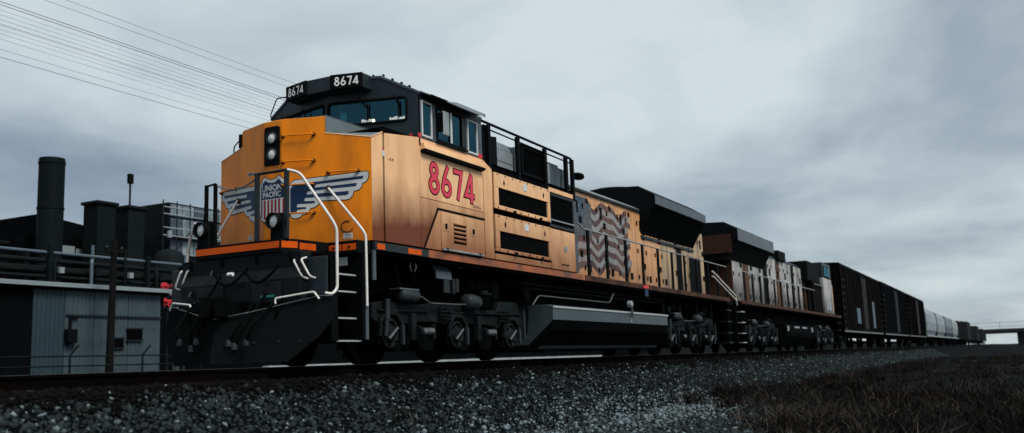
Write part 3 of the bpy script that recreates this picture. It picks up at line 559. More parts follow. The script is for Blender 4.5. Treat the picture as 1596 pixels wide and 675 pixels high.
# ---- trucks (bogies), wheels on the rail
def make_truck(parent, xm, full=True):
    poly = [(-2.62, .72), (-2.62, .98), (-2.3, 1.02), (-1.2, 1.0), (-.6, 1.06), (.6, 1.06), (1.0, .98), (1.62, .98), (1.72, 1.17), (2.5, 1.17), (2.62, 1.0), (2.72, .8), (2.6, .66), (2.48, .74), (1.84, .74), (1.7, .62), (1.4, .66), (.8, .7), (.36, .66), (.28, .74), (-.28, .74), (-.36, .66), (-.8, .70), (-1.5, .68), (-1.8, .62), (-1.88, .74), (-2.44, .74), (-2.5, .66)]
    fr = MB().prism([(p[0] + xm, p[1]) for p in poly], -1.27, -1.12, 'y').build('truck_frame', 'truck_grey', parent, .02)
    MB().prism([(p[0] + xm, p[1]) for p in poly], 1.12, 1.27, 'y').build('truck_frame_far', 'truck_grey', fr)
    box('bolster', 'under_black', fr, xm - .5, xm + .5, -1.1, 1.1, .75, 1.15)
    for k in (-1, 0, 1):
        x = xm + k * 2.15
        for s_ in (-1, 1):
            MB().lathe((x, s_ * .69, .53), (0, s_, 0), [(-.03, .555), (.0, .535), (.0, .53), (.09, .525), (.10, .50), (.10, .43), (.05, .40), (.06, .22), (.12, .18), (.13, .0)], 30).build('wheel', 'under_black', fr)
        MB().cyl((x, -.8, .53), (x, .8, .53), .1, 12).build('axle', 'under_black', fr)
        MB().prism([(x - .3, .30), (x + .3, .30), (x + .27, .72), (x + .14, .82), (x - .14, .82), (x - .27, .72)], -1.24, -.95, 'y').build('axle_box', 'under_black', fr, .02)
        jb = MB().lathe((x, -1.24, .49), (0, -1, 0), [(-.02, .25), (.05, .25), (.06, .21), (.03, .17), (.05, .15), (.08, .08), (.09, .0)], 20).build('journal_cover', 'truck_grey', fr)
        MB().prism([(x - .36, .44), (x - .30, .44), (x - .27, .66), (x - .12, .79), (x + .12, .79), (x + .27, .66), (x + .30, .44), (x + .36, .44), (x + .33, .70), (x + .15, .86), (x - .15, .86), (x - .33, .70)], -1.33, -1.27, 'y').build('pedestal_arch', 'truck_grey', fr, .01)
        MB().box(x + .27, x + .33, -1.36, -1.3, .30, .62).build('pedestal_link', 'tank_grey', fr, .008); MB().cyl((x - .10, -1.33, .40), (x + .14, -1.34, .58), .025, 8).build('bearing_lead', 'steel', fr)
        if full:
            for a in range(6):
                an = a * math.pi / 3 + .3; MB().cyl((x + .19 * math.cos(an), -1.29, .49 + .19 * math.sin(an)), (x + .19 * math.cos(an), -1.32, .49 + .19 * math.sin(an)), .022, 6).build('bolt', 'under_black', fr)
    for xb in (-1.5, -.72, .66, 1.44):
        MB().prism([(xm + xb - .30, .78), (xm + xb - .34, .5), (xm + xb - .22, .2), (xm + xb + .22, .2), (xm + xb + .34, .5), (xm + xb + .30, .78)], -1.08, -.86, 'y').build('brake_rigging', 'under_black', fr, .02)
    MB().box(xm - 2.5, xm + 2.5, -.55, -.45, .25, .8).build('traction_motor_case', 'under_black', fr)
    for xb in (-.55, 1.7):
        for q in range(2):
            pts = [(xm + xb + q * .2 + .075 * math.cos(i / 48 * 2 * math.pi * 4), -1.32 + .075 * math.sin(i / 48 * 2 * math.pi * 4), .72 + .26 * i / 48) for i in range(49)]
            MB().tube(pts, .016, 5).build('coil_spring', 'truck_grey', fr)
    for (xa, xb2, z) in ((-2.5, -1.0, .86), (-.4, 1.5, .88), (1.2, 2.6, .9)): MB().cyl((xm + xa, -1.30, z), (xm + xb2, -1.30, z + .02), .02, 6).build('brake_pipe', 'truck_grey', fr)
    for xb in (-1.6, .68):
        MB().box(xm + xb, xm + xb + .14, -1.36, -1.25, .38, .84).build('hanger', 'truck_grey', fr, .01)
        if full:
            MB().cyl((xm + xb + .2, -1.36, .52), (xm + xb + .62, -1.36, .53), .07, 12).build('brake_rod', 'steel', fr)
            box('rod_bracket', 'truck_grey', fr, xm + xb + .62, xm + xb + .68, -1.4, -1.3, .4, .66); MB().cyl((xm + xb + .12, -1.38, .52), (xm + xb + .2, -1.38, .52), .1, 12).build('rod_knuckle', 'truck_grey', fr)
    for (xc, zc_, r, ln) in [(-1.95, 1.12, .115, .46), (.22, 1.09, .15, .40)]:
        c = MB().lathe((xm + xc, -1.36, zc_), (1, 0, 0), [(-.03, .06), (0, r * .9), (.02, r), (ln * .45, r), (ln * .48, r * 1.09), (ln * .56, r * 1.09), (ln * .6, r), (ln, r * .96), (ln + .02, r * .5), (ln + .1, .04)], 22).build('brake_cylinder', 'tank_grey', fr)
    MB().tube(bend([(xm - 1.5, -1.38, 1.14), (xm - 1.3, -1.38, 1.12), (xm - 1.05, -1.38, 1.02), (xm - .2, -1.38, 1.03), (xm + .2, -1.38, 1.04)], .1), .016, 8).build('air_pipe', 'steel', fr)
    MB().box(xm - 2.05, xm - 1.45, -1.42, -1.2, 1.22, 1.245).build('guard_plate', 'steel', fr)
    pts = []
    for i in range(85):
        a = i / 84 * 2 * math.pi * 5; pts.append((xm + 1.02 + .13 * math.cos(a), -1.3 + .13 * math.sin(a), 1.0 + .24 * i / 84))
    MB().tube(pts, .022, 6).build('spring', 'under_black', fr)
    MB().lathe((xm + 1.02, -1.3, 1.25), (0, 0, 1), [(0, .17), (.04, .17), (.05, .1), (.09, .09), (.1, 0)], 18).build('spring_cap', 'truck_grey', fr)
    MB().cyl((xm - 2.36, -1.34, .44), (xm - 2.32, -1.34, .75), .035, 10).cyl((xm - 2.32, -1.34, .72), (xm - 2.30, -1.34, 1.05), .05, 10).build('damper', 'tank_grey', fr)
    MB().cyl((xm + 2.75, -1.3, .42), (xm + 2.72, -1.3, 1.0), .035, 10).build('sand_pipe', 'tank_grey', fr)
    MB().tube(bend([(xm - 2.75, -1.2, 1.5), (xm - 2.8, -1.2, 1.0), (xm - 2.85, -.95, .4), (xm - 2.75, -.78, .12)], .15), .025, 8).build('sand_hose', 'under_black', fr)
    return fr
tr1 = make_truck(loco, 2.67)
tr2 = copy_tree(tr1, loco, (14.7, 0, 0))

# ---- underframe, sill, tank
box('underframe', 'under_black', loco, -1.3, 21.3, -.95, .95, 1.18, 1.76)
box('walkway', 'under_black', loco, -.42, 21.0, -1.6, 1.6, 1.72, 1.785)
xe = -.38
sill = None
for i, (a, b) in enumerate([(-.38, 1.18), (1.19, 3.15), (3.16, 4.8), (4.81, 6.2), (6.21, 8.0), (8.01, 10.2), (10.21, 12.6), (12.61, 15), (15.01, 18), (18.01, 21)]):
    box('side_sill', 'tank_grey' if i == 0 else 'sill_orange' if i < 5 else 'sill_brown', loco, a, b, S, S + .06, 1.775, 1.905, .006)
box('side_sill_far', 'sill_orange', loco, -.38, 21, 1.59, 1.65, 1.775, 1.905)
for a, b in [(-.33, -.12), (.55, .95)]: box('reflector', 'stripe_orange', loco, a, b, S - .006, S, 1.79, 1.88)
TP = [(-1.48, 1.16), (-1.60, 1.12), (-1.62, 1.085), (-1.62, .83), (-1.55, .62), (-1.22, .20), (1.22, .20), (1.62, .83), (1.62, 1.1), (1.48, 1.16)]
tank = MB().prism(TP, 6.2, 14.0, 'x').build('fuel_tank', 'tank_strip', loco, .01)
MB().prism([(-1.626, .825), (-1.556, .617), (-1.21, .19), (1.2, .19), (1.2, .3), (-1.0, .3)], 6.19, 14.01, 'x').build('tank_underside_shade', 'under_black', tank)  # black overlay puts the shade of the sloping underside into colour
MB().box(6.19, 14.02, -1.64, -1.6, 1.08, 1.125).build('tank_rim', 'bright_steel', tank, .006)
MB().box(10.95, 11.05, -1.635, -1.6, .84, 1.08).build('sight_glass', 'light_grey', tank, .01)
MB().tube([(10.9, -1.66, 1.3), (10.95, -1.68, 1.15), (10.98, -1.67, .98)], .03, 8).build('fuel_filler', 'steel', tank)
MB().lathe((10.9, -1.6, 1.32), (0, -1, 0), [(0, .09), (.1, .09), (.12, .06), (.12, 0)], 14).build('filler_cap', 'light_grey', tank)
[box('skid', 'under_black', tank, x, x + .7, -1.2, -.9, .14, .185) for x in (6.6, 12.8)]
MB().tube(bend([(5.55, -1.45, 1.12), (5.75, -1.5, 1.33), (9.6, -1.5, 1.33), (9.85, -1.5, 1.33), (10.1, -1.5, 1.55), (10.3, -1.45, 1.6)], .1), .016, 8).build('air_line', 'steel', loco)
MB().tube(bend([(4.2, -1.4, 1.62), (4.9, -1.42, 1.55), (5.3, -1.4, 1.35), (5.5, -1.35, .9), (5.5, -1.3, .5)], .2), .022, 8).build('hose', 'under_black', loco)
for z, y in ((1.66, -1.3), (1.58, -1.34), (1.5, -1.28)): MB().cyl((5.2, y, z), (14.5, y, z), .02, 8).build('conduit', 'truck_grey', loco)
[MB().cyl((x, -1.3, z), (x, -1.0, z), r, 14).build('valve', 'truck_grey', loco) for x, z, r in ((14.6, 1.2, .14), (15.2, 1.35, .1))]
for k, (x, z, r, l) in enumerate([(3.2, 1.45, .16, .9), (4.7, 1.5, .12, .5), (15.4, 1.45, .16, .9), (17.0, 1.5, .12, .6), (18.6, 1.45, .15, .8)]):
    MB().lathe((x, -1.15, z), (1, 0, 0), [(-.03, r * .5), (0, r * .9), (.03, r), (l - .03, r), (l, r * .9), (l + .03, r * .5)], 16).build('air_reservoir', 'under_black', loco)
for k in range(9):
    x = .6 + k * .55; MB().tube(bend([(x, -1.3, 1.76), (x + .05, -1.33, 1.5), (x + .2, -1.3, 1.3 - .05 * (k % 3)), (x + .45, -1.2, 1.2)], .12), .016, 6).build('cable', 'truck_grey' if k % 3 == 0 else 'under_black', loco)
# air hose ring and drain trough hanging under the cab
ring = [(1.22 + .09 * math.cos(a / 20 * 2 * math.pi), -1.3, 1.655 + .10 * math.sin(a / 20 * 2 * math.pi)) for a in range(20)]
MB().tube(ring, .013, 6, closed=True).build('hose_ring', 'bright_steel', loco)
pr = [(-1.15, 1.75), (-1.36, 1.72), (-1.45, 1.60), (-1.47, 1.46), (-1.44, 1.46), (-1.42, 1.58), (-1.33, 1.69), (-1.15, 1.72)]
MB().prism(pr, 1.72, 2.24, 'x').build('drain_chute', 'grey_paint', loco, .004)
box('chute_strap', 'tank_grey', loco, 1.98, 2.17, -1.46, -1.42, 1.22, 1.46, .005)
box('cable_clamp', 'tank_grey', loco, 2.45, 2.6, -1.5, -1.44, 1.69, 1.775); MB().cyl((2.5, -1.4, 1.25), (2.5, -1.4, 1.5), .05, 10).build('sand_trap', 'tank_grey', loco); box('trap_bracket', 'tank_grey', loco, 2.35, 2.42, -1.42, -1.35, 1.22, 1.5)
for x in (4.0, 5.4, 14.4, 16.0, 17.8, 19.5): MB().box(x, x + .25, -1.35, -.96, 1.2, 1.72).build('bracket', 'under_black', loco)

# ---- nose
NA, NB_ = -.88, .5 / 1.42
def fx(y): return NA + max(0, abs(y) - .18) * NB_
def nosemap(u, v, w):
    if abs(u) <= .18: return Vector((NA - w, -u, v))
    s_ = -1 if u > 0 else 1; d = abs(u) - .18
    ux, uy = .3321, .9432
    return Vector((NA + ux * d - uy * w, s_ * (.18 + uy * d + ux * w), v))
nose = MB().prism([(NA, .18), (NA, -.18), (fx(.88), -.878), (.60, -.878), (.60, .878), (fx(.88), .878)], 1.93, 4.0, 'z').build('nose', 'yellow', loco, .02)
for s_ in (-1, 1):
    P = {'A': (fx(.88), .88, 3.71), 'B': (fx(1.6), 1.6, 3.595), 'C': (-.14, 1.65, 3.715), 'D': (.93, 1.65, 3.85), 'E': (.74, .88, 3.99)}
    Vt = [(p[0], s_ * p[1], p[2]) for p in P.values()]; Vb = [(p[0], s_ * p[1], 1.93) for p in P.values()]
    uo = .18 + 1.42 / .9432; ui = .18 + .70 / .9432
    nf = decal_poly([(-s_ * u, v) for u, v in ((.185, 1.93), (uo, 1.93), (uo, 3.595), (ui, 3.71), (ui, 3.992), (.185, 3.992))], nosemap, .003).build('nose_facet', 'yellow', nose, normals=False)
    MB().add([Vt[1], Vt[2], Vb[2], Vb[1]], [(0, 1, 2, 3)]).build('nose_corner', 'yellow_sooty_sheen', nose)
    MB().add(Vt, [(0, 1, 2), (0, 2, 4), (2, 3, 4)]).build('nose_deck', 'deck_grey', nose)
    MB().add([(fx(.88) + .004, s_ * .884, 3.70), (.66, s_ * .884, 3.95), (.66, s_ * .884, 3.999), (fx(.88) + .004, s_ * .884, 3.999)], [(0, 1, 2, 3)]).build('step_wall', 'deck_grey', nose)
    MB().tube([(fx(.88), s_ * .875, 3.715), (fx(1.6), s_ * 1.6, 3.6), (-.14, s_ * 1.65, 3.72)], .012, 6).build('edge_trim', 'yellow_side_sheen', nose)
box('nose_cap', 'grey_paint', loco, -.6, .62, -.87, .87, 4.0, 4.03, .01)
# headlights
hl = MB().prism([(-.155, 3.25), (.155, 3.25), (.155, 3.86), (.13, 3.895), (-.13, 3.895), (-.155, 3.86)], NA - .03, NA + .02, 'x').build('headlight_box', 'black_paint', loco, .01)
for z in (3.70, 3.43):
    lp = MB().lathe((NA - .03, -.02, z), (-1, 0, 0), [(0, .105), (.035, .105), (.035, .09), (.0, .085)], 24).build('headlight_rim', 'dark_grey_paint', hl)
    MB().lathe((NA - .031, -.02, z), (-1, 0, 0), [(0, .085), (.012, .08), (.024, .055), (.03, 0)], 24).build('headlight', 'lens', hl)
def grab(u0, u1, z, m='yellow', so=.075, r=.013, name='grab_iron', zz_=0.0):
    MB().tube(bend([nosemap(u0, z, 0), nosemap(u0, z - .0, so), nosemap(u1, z + zz_, so), nosemap(u1, z + zz_, 0)], .03, 4), r, 8).build(name, m, loco)
    for u, q in ((u0, z), (u1, z + zz_)): MB().cyl(nosemap(u, q, .0), nosemap(u, q, .05), .03, 8).build('grab_bolt', 'rust_shade_brown', loco)
for z in (3.70, 3.27, 2.885): grab(.215, .735, z)
grab(.975, 1.47, 3.055); grab(.32, .735, 2.42); grab(-1.62, -1.1, 3.03)
# winged shield: flat print wrapped on the nose
wing = [(.142, 2.887), (.175, 2.935), (.231, 2.97), (.778, 3.0), (1.43, 3.04), (1.455, 3.02), (1.455, 2.95), (1.42, 2.88), (1.349, 2.85), (1.34, 2.80), (1.29, 2.75), (1.21, 2.735), (1.19, 2.66), (1.14, 2.615), (1.083, 2.604), (.664, 2.612), (.62, 2.55), (.56, 2.51), (.49, 2.497), (.46, 2.44), (.41, 2.41), (.355, 2.408), (.32, 2.365), (.25, 2.345), (.19, 2.36), (.142, 2.41)]
blue = [(.157, 2.832), (.198, 2.884), (.265, 2.906), (.788, 2.935), (1.377, 2.972), (1.36, 2.925), (.799, 2.892), (.566, 2.878), (.565, 2.828), (.798, 2.838), (1.265, 2.862), (1.25, 2.81), (.864, 2.795), (.443, 2.771), (.432, 2.721), (.554, 2.727), (1.128, 2.74), (1.125, 2.69), (1.08, 2.673), (.554, 2.671), (.402, 2.668), (.393, 2.618), (.553, 2.612), (.575, 2.596), (.553, 2.575), (.275, 2.575), (.264, 2.525), (.42, 2.520), (.42, 2.492), (.275, 2.482), (.259, 2.435), (.175, 2.418), (.157, 2.452)]
emb = None
def grow(poly, d):
    n = len(poly); out = []; area = sum(poly[i][0] * poly[(i + 1) % n][1] - poly[(i + 1) % n][0] * poly[i][1] for i in range(n)); sg = 1 if area > 0 else -1
    for i in range(n):
        a = Vector(poly[i - 1]); b = Vector(poly[i]); c = Vector(poly[(i + 1) % n]); d0 = (b - a).normalized(); d1 = (c - b).normalized()
        nn = Vector(((d0 + d1).y, -(d0 + d1).x)).normalized() * sg; out.append((b.x + nn.x * d, b.y + nn.y * d))
    return out
for s_ in (1, -1):
    f = lambda pl: [(s_ * (u + .18), v) for u, v in pl]
    wg = decal_poly(f(grow(wing, .014)), nosemap, .006).build('wing_outline', 'black_paint', loco, normals=False)
    decal_poly(f(wing), nosemap, .008).build('wing_white', 'white_decal', wg, normals=False)
    decal_poly(f(blue), nosemap, .010).build('wing_blue', 'blue_decal', wg, normals=False)
sh = [(0, 2.29), (.10, 2.315), (.22, 2.36), (.285, 2.46), (.30, 2.62), (.285, 2.80), (.30, 2.93), (.235, 2.99), (.15, 3.07), (.08, 3.025), (0, 3.01)]
sh = sh + [(-u, v) for u, v in reversed(sh[1:-1])]
SPL = (-.18, .18)
so_ = decal_poly(grow(sh, .014), nosemap, .012, SPL).build('shield_outline', 'black_paint', loco, normals=False)
decal_poly(sh, nosemap, .014, SPL).build('shield_white', 'white_decal', so_, normals=False)
top = [(-.245, 2.70), (.245, 2.70), (.24, 2.80), (.255, 2.91), (.2, 2.95), (.14, 3.015), (.08, 2.975), (0, 2.96), (-.08, 2.975), (-.14, 3.015), (-.2, 2.95), (-.255, 2.91), (-.24, 2.80)]
decal_poly(top, nosemap, .016, SPL).build('shield_blue', 'blue_decal', so_, normals=False)
for k in range(-3, 4):
    u = k * .075; zb_ = 2.335 + abs(u) ** 2 * 1.6
    decal_poly([(u - .018, zb_), (u + .018, zb_), (u + .018, 2.685), (u - .018, 2.685)], nosemap, .016, SPL).build('shield_stripe', 'red_decal', so_, normals=False)
text_mesh('UNION', .135, lambda u, v, w: nosemap(u, v + 2.875, w), .019, 'white_decal', 'shield_word', so_, bold=.004, sx=.92)
text_mesh('PACIFIC', .122, lambda u, v, w: nosemap(u, v + 2.765, w), .019, 'white_decal', 'shield_word', so_, bold=.004, sx=.86)
for (u, z, w_, h_) in [(1.29, 2.02, .15, .085), (-.62, 3.2, .22, .05), (-.62, 2.13, .14, .08)]:
    p = decal_poly([(u - w_ / 2, z - h_ / 2), (u + w_ / 2, z - h_ / 2), (u + w_ / 2, z + h_ / 2), (u - w_ / 2, z + h_ / 2)], nosemap, .007).build('notice_plate', 'label_white', loco, normals=False)
    for q in (-.022, 0, .022): decal_poly([(u - w_ * .4, z + q * h_ / .08 - .004), (u + w_ * .4, z + q * h_ / .08 - .004), (u + w_ * .4, z + q * h_ / .08 + .004), (u - w_ * .4, z + q * h_ / .08 + .004)], nosemap, .009).build('notice_line', 'black_paint', p, normals=False)
rg = [nosemap(1.28 + .1 * math.cos(a / 16 * 2 * math.pi), 2.17 + .09 * math.sin(a / 16 * 2 * math.pi), .012) for a in range(3, 16)]
MB().tube(rg, .007, 5).build('hose_loop', 'rust_shade_brown', loco)
MB().tube(bend([(-.5, 1.2, 3.62), (-.55, 1.15, 3.78), (-.62, .95, 3.86), (-.62, .9, 3.8)], .05), .012, 6).build('deck_handhold', 'black_paint', loco)
MB().cyl((-.6, .93, 3.72), (-.6, .93, 3.95), .05, 10).build('nose_vent', 'black_paint', loco)

# ---- front platform (anticlimber), pilot, plow
PLf = [(-1.68, .86), (-1.68, -.86), (-1.42, -.98), (-1.05, -1.02), (-.78, -1.04), (-.78, -1.6), (-.42, -1.6), (-.42, 1.6), (-.78, 1.6), (-.78, 1.04), (-1.05, 1.02), (-1.42, .98)]
MB().prism(PLf, 1.70, 1.90, 'z').build('anticlimber', 'black_paint', loco, .006)
def stripe(a, b, z0=1.765, z1=1.865, o=.006, m='stripe_orange'):
    a = Vector((*a, 0)); b = Vector((*b, 0)); d = (b - a).normalized(); n_ = Vector((-d.y, d.x, 0)); n_ = n_ if n_.dot(Vector((-1, -.3, 0))) > 0 else -n_
    q = [a + n_ * o, b + n_ * o]; MB().add([(q[0].x, q[0].y, z0), (q[1].x, q[1].y, z0), (q[1].x, q[1].y, z1), (q[0].x, q[0].y, z1)], [(0, 1, 2, 3)]).build('orange_stripe', m, loco)
stripe((-1.68, .85), (-1.68, -.84)); stripe((-1.67, -.866), (-1.43, -.973)); stripe((-1.40, -.985), (-1.06, -1.018), 1.75, 1.85); stripe((-.78, -1.06), (-.78, -1.30), 1.75, 1.85); stripe((-.78, -1.32), (-.78, -1.58), 1.75, 1.85)
for y in (-1.15, -1.45): MB().cyl((-.79, y, 1.80), (-.80, y, 1.80), .02, 8).build('stripe_bolt', 'black_paint', loco)
MB().prism([(-1.64, 1.70), (-1.60, 1.46), (-1.66, 1.30), (-1.62, .9), (-1.38, .9), (-1.38, 1.7)], -1.2, 1.2, 'y').build('pilot_plate', 'pilot_slate', loco, .01)
for y in (-1.0, -.35, .35, 1.0): MB().prism([(-1.66, 1.70), (-1.66, 1.62), (-1.46, 1.3), (-1.38, 1.7)], y - .02, y + .02, 'y').build('gusset', 'pilot_black', loco)
box('pilot_back', 'pilot_black', loco, -1.36, -1.2, -1.55, 1.55, .35, 1.68)
for (y0, y1) in [(-.85, -.3), (.3, .85)]: box('pilot_panel', 'pilot_slate', loco, -1.685, -1.63, y0, y1, .95, 1.26, .01)
for y in (-.62, .72): box('hose_tag', 'teal_mark', loco, -1.70, -1.686, y - .13, y + .13, 1.03, 1.065)
for s_ in (-1, 1):
    pts = [(0, .72), (.5, .80), (1.47, 1.0), (1.66, .99), (1.67, .64), (1.52, .42), (1.12, .07), (0, .08)]
    mb = MB(); vs_ = []; 
    for t in (0, .035):
        vs_ += [(-2.05 + .36 * y - .22 * (.9 - z) + t, s_ * y, z) for y, z in pts]
    n = len(pts); tri = tessellate_polygon([[Vector((p[0], p[1], 0)) for p in pts]])
    mb.add(vs_, [tuple(t) for t in tri] + [tuple(n + i for i in t) for t in tri] + [(i, (i + 1) % n, n + (i + 1) % n, n + i) for i in range(n)])
    mb.build('plow_blade', 'plow_black' if s_ < 0 else 'under_black', loco)  # far wing gets a blacker material to imitate its shade
    MB().tube([(-2.09 + .36 * y - .22 * (.9 - z), s_ * y, z + .01) for y, z in ((0, .72), (.5, .80), (1.47, 1.0), (1.66, .99))], .010, 6).build('plow_lip', 'steel', loco)
    MB().tube(bend([(-1.78, s_ * .85, .92), (-1.78, s_ * .85, 1.0), (-1.60, s_ * 1.42, 1.07), (-1.58, s_ * 1.5, .96)], .03), .016, 8).build('pilot_rail', 'rail_white', loco)
    box('step_plate', 'dark_grey_paint', loco, -1.5, -1.44, min(s_ * 1.2, s_ * 1.56), max(s_ * 1.2, s_ * 1.56), 1.02, 1.6, .015)
    for (yo, xo) in ((1.12, 0), (1.26, .0)):
        MB().tube(bend([(-1.49, s_ * (yo + .10), 1.28), (-1.62, s_ * (yo + .10), 1.30), (-1.64, s_ * (yo - .05), 1.56), (-1.50, s_ * (yo - .06), 1.60)], .05), .016, 8).build('uncoupling_handle', 'rail_white', loco)
    # steps
    for (z, x0, x1) in ((1.36, -1.36, -.72), (1.10, -1.36, -.72), (.70, -1.28, -.72), (.36, -1.22, -.60)):
        st = box('step_tread', 'dark_grey_paint', loco, x0, x1, min(s_ * 1.05, s_ * 1.5), max(s_ * 1.05, s_ * 1.5), z - .03, z, .004)
        MB().box(x0, x1, s_ * 1.515 - .012, s_ * 1.515 + .012, z - .018, z + .006).build('tread_edge', 'bright_steel', st)
    box('step_riser', 'plow_black', loco, -1.36, -.5, min(s_ * 1.0, s_ * 1.04), max(s_ * 1.0, s_ * 1.04), .36, 1.7)
    box('step_end_plate', 'pilot_black', loco, -.66, -.60, min(s_ * 1.05, s_ * 1.6), max(s_ * 1.05, s_ * 1.6), .37, 1.70, .006)
    box('step_end_flange', 'grey_paint', loco, -.60, -.53, min(s_ * 1.55, s_ * 1.62), max(s_ * 1.55, s_ * 1.62), .37, 1.70, .006)
    MB().cyl((-.36, s_ * 1.6, 1.30), (-.36, s_ * 1.6, 1.77), .04, 10).build('drain_pipe', 'grey_paint', loco)
    # handrails
    if s_ < 0:
        MB().tube([(-1.6, -.28, 2.95), (-1.6, -.92, 2.95)], .024, 10).build('front_bar', 'dark_grey_paint', loco)
        MB().tube(bend([(-1.6, -.92, 2.95), (-1.5, -1.08, 2.90), (-1.34, -1.58, 2.12), (-1.31, -1.62, 2.0), (-1.31, -1.62, 1.12), (-1.40, -1.60, 1.03), (-1.50, -1.54, 1.05)], .12, 6), .023, 10).build('front_handrail', 'rail_white', loco)
    else:
        MB().tube(bend([(-1.58, .98, 2.32), (-1.5, 1.18, 2.05), (-1.45, 1.27, 1.85), (-1.45, 1.30, 1.05), (-1.4, 1.2, .98)], .08, 6), .021, 10).build('front_handrail', 'rail_white', loco)
    MB().tube(bend([nosemap(-s_ * .985, 2.80, .0), nosemap(-s_ * .985, 2.80, .05), (-.62, s_ * 1.58, 2.08), (-.60, s_ * 1.63, 1.98), (-.60, s_ * 1.64, .88)], .08, 6), .021, 10).build('step_handrail', 'rail_white', loco)
    MB().cyl(nosemap(-s_ * .985, 2.80, .0), nosemap(-s_ * .985, 2.80, .06), .045, 10).build('rail_socket', 'rust_shade_brown', loco)
    for y in ((.33, .91) if s_ < 0 else ()):
        ps = MB().box(-1.625, -1.575, s_ * y - .035, s_ * y + .035, 1.90, 2.94).build('rail_post', 'dark_grey_paint', loco, .006)
    # ditch lights
    dl = box('ditch_light_box', 'black_paint', loco, -1.64, -1.50, min(s_ * .62, s_ * .88), max(s_ * .62, s_ * .88), 1.90, 2.30, .02)
    MB().lathe((-1.64, s_ * .74, 2.17), (-1, 0, 0), [(-.02, .125), (.10, .125), (.10, .108), (.01, .104)], 22).build('ditch_light_hood', 'black_paint', dl)
    MB().lathe((-1.65, s_ * .74, 2.17), (-1, 0, 0), [(0, .104), (.03, .098), (.055, .06), (.062, 0)], 22).build('ditch_light', 'lens', dl)
# chain across the front gap, drawn link by link
for (y0, y1) in [(.52, -.30)]:
    for i in range(22):
        t = (i + .5) / 22; y = y0 + (y1 - y0) * t; z = 2.88 - .20 * 4 * t * (1 - t) * .55
        lk = []
        for a in range(10):
            an = a / 10 * 2 * math.pi; lk.append((-1.6 + (.012 * math.sin(an) if i % 2 else 0), y + .026 * math.cos(an), z + (0 if i % 2 else .012 * math.sin(an)) - .06 * (t - .5) * math.cos(an)))
        MB().tube(lk, .006, 5, closed=True).build('chain_link', 'chain_steel', loco)
for y in (.53, .72):
    MB().box(-1.62, -1.58, y - .03, y + .03, 1.90, 2.90).build('rail_post', 'black_paint', loco, .006)
MB().tube(bend([(-1.6, .53, 2.9), (-1.6, .72, 2.88), (-1.55, .78, 2.5), (-1.55, .84, 2.2)], .05), .018, 8).build('cable_loop', 'black_paint', loco)
# hoses and cables on the pilot
for i, (y0, z0, y1, z1, sag, yy) in enumerate([(-.85, 1.5, -.2, 1.45, .22, 0), (-.25, 1.5, .45, 1.5, .25, 0), (.3, 1.42, .9, 1.2, .3, 0), (-.6, 1.1, -.3, .7, .12, 0), (.6, 1.1, .35, .65, .12, 0), (-.95, 1.05, -.75, .6, .1, 0), (.95, 1.05, .78, .6, .1, 0)]):
    pts = [(-1.70 - .08 * math.sin(math.pi * t / 12), y0 + (y1 - y0) * t / 12, z0 + (z1 - z0) * t / 12 - sag * math.sin(math.pi * t / 12)) for t in range(13)]
    hz = MB().tube(pts, .022, 8).build('brake_hose', 'under_black', loco)
    MB().cyl(pts[-1], (pts[-1][0], pts[-1][1] + .04, pts[-1][2] - .06), .03, 8).build('hose_coupling', 'steel', hz)
MB().tube([(-1.76, .10, 1.42), (-1.76, .0, 1.42)], .03, 8).build('cable_plug', 'sign_white', loco)
for i, (y, z0) in enumerate([(-.52, .98), (-.38, .96), (.42, .96), (.55, .98), (-.80, 1.0), (.85, 1.0)]):
    pts = bend([(-1.72, y, z0), (-1.86, y - .02, z0 - .12), (-2.06 - .02 * i, y * .9, z0 - .42), (-2.1, y * .8 + .05, .32 + .05 * (i % 3))], .12)
    hq = MB().tube(pts, .024, 8).build('air_hose', 'under_black', loco); MB().lathe(pts[-1], (0, 0, -1), [(-.05, .03), (.0, .045), (.05, .045), (.06, .02)], 10).build('gladhand', 'tank_grey', hq)
for y in (-1.25, -.95, -.6): MB().box(-1.98 + .36 * abs(y) - .2, -1.96 + .36 * abs(y) - .19, y - .02, y + .02, .35, .38).build('plow_bolt', 'tank_grey', loco)
# coupler
MB().box(-2.05, -1.2, -.12, .12, .78, 1.02).prism([(-2.30, .16), (-2.02, .2), (-2.02, -.2), (-2.22, -.2), (-2.28, -.12), (-2.14, -.06), (-2.14, .02)], .74, 1.06, 'z').build('coupler', 'under_black', loco, .02)
box('coupler_carrier', 'under_black', loco, -1.6, -1.2, -.3, .3, .62, .76)
MB().lathe((-1.28, -1.2, .58), (0, -1, 0), [(0, .05), (.04, .05), (.05, 0)], 12).build('step_lamp', 'lamp_glow', loco)
for z, w_ in ((1.62, .13), (1.6, .16)): pass
box('notice_plate', 'label_white', loco, -.69, -.664, -1.33, -1.14, 1.53, 1.66)
box('notice_plate', 'label_white', loco, -1.40, -1.362, -1.19, -1.04, 1.46, 1.58)

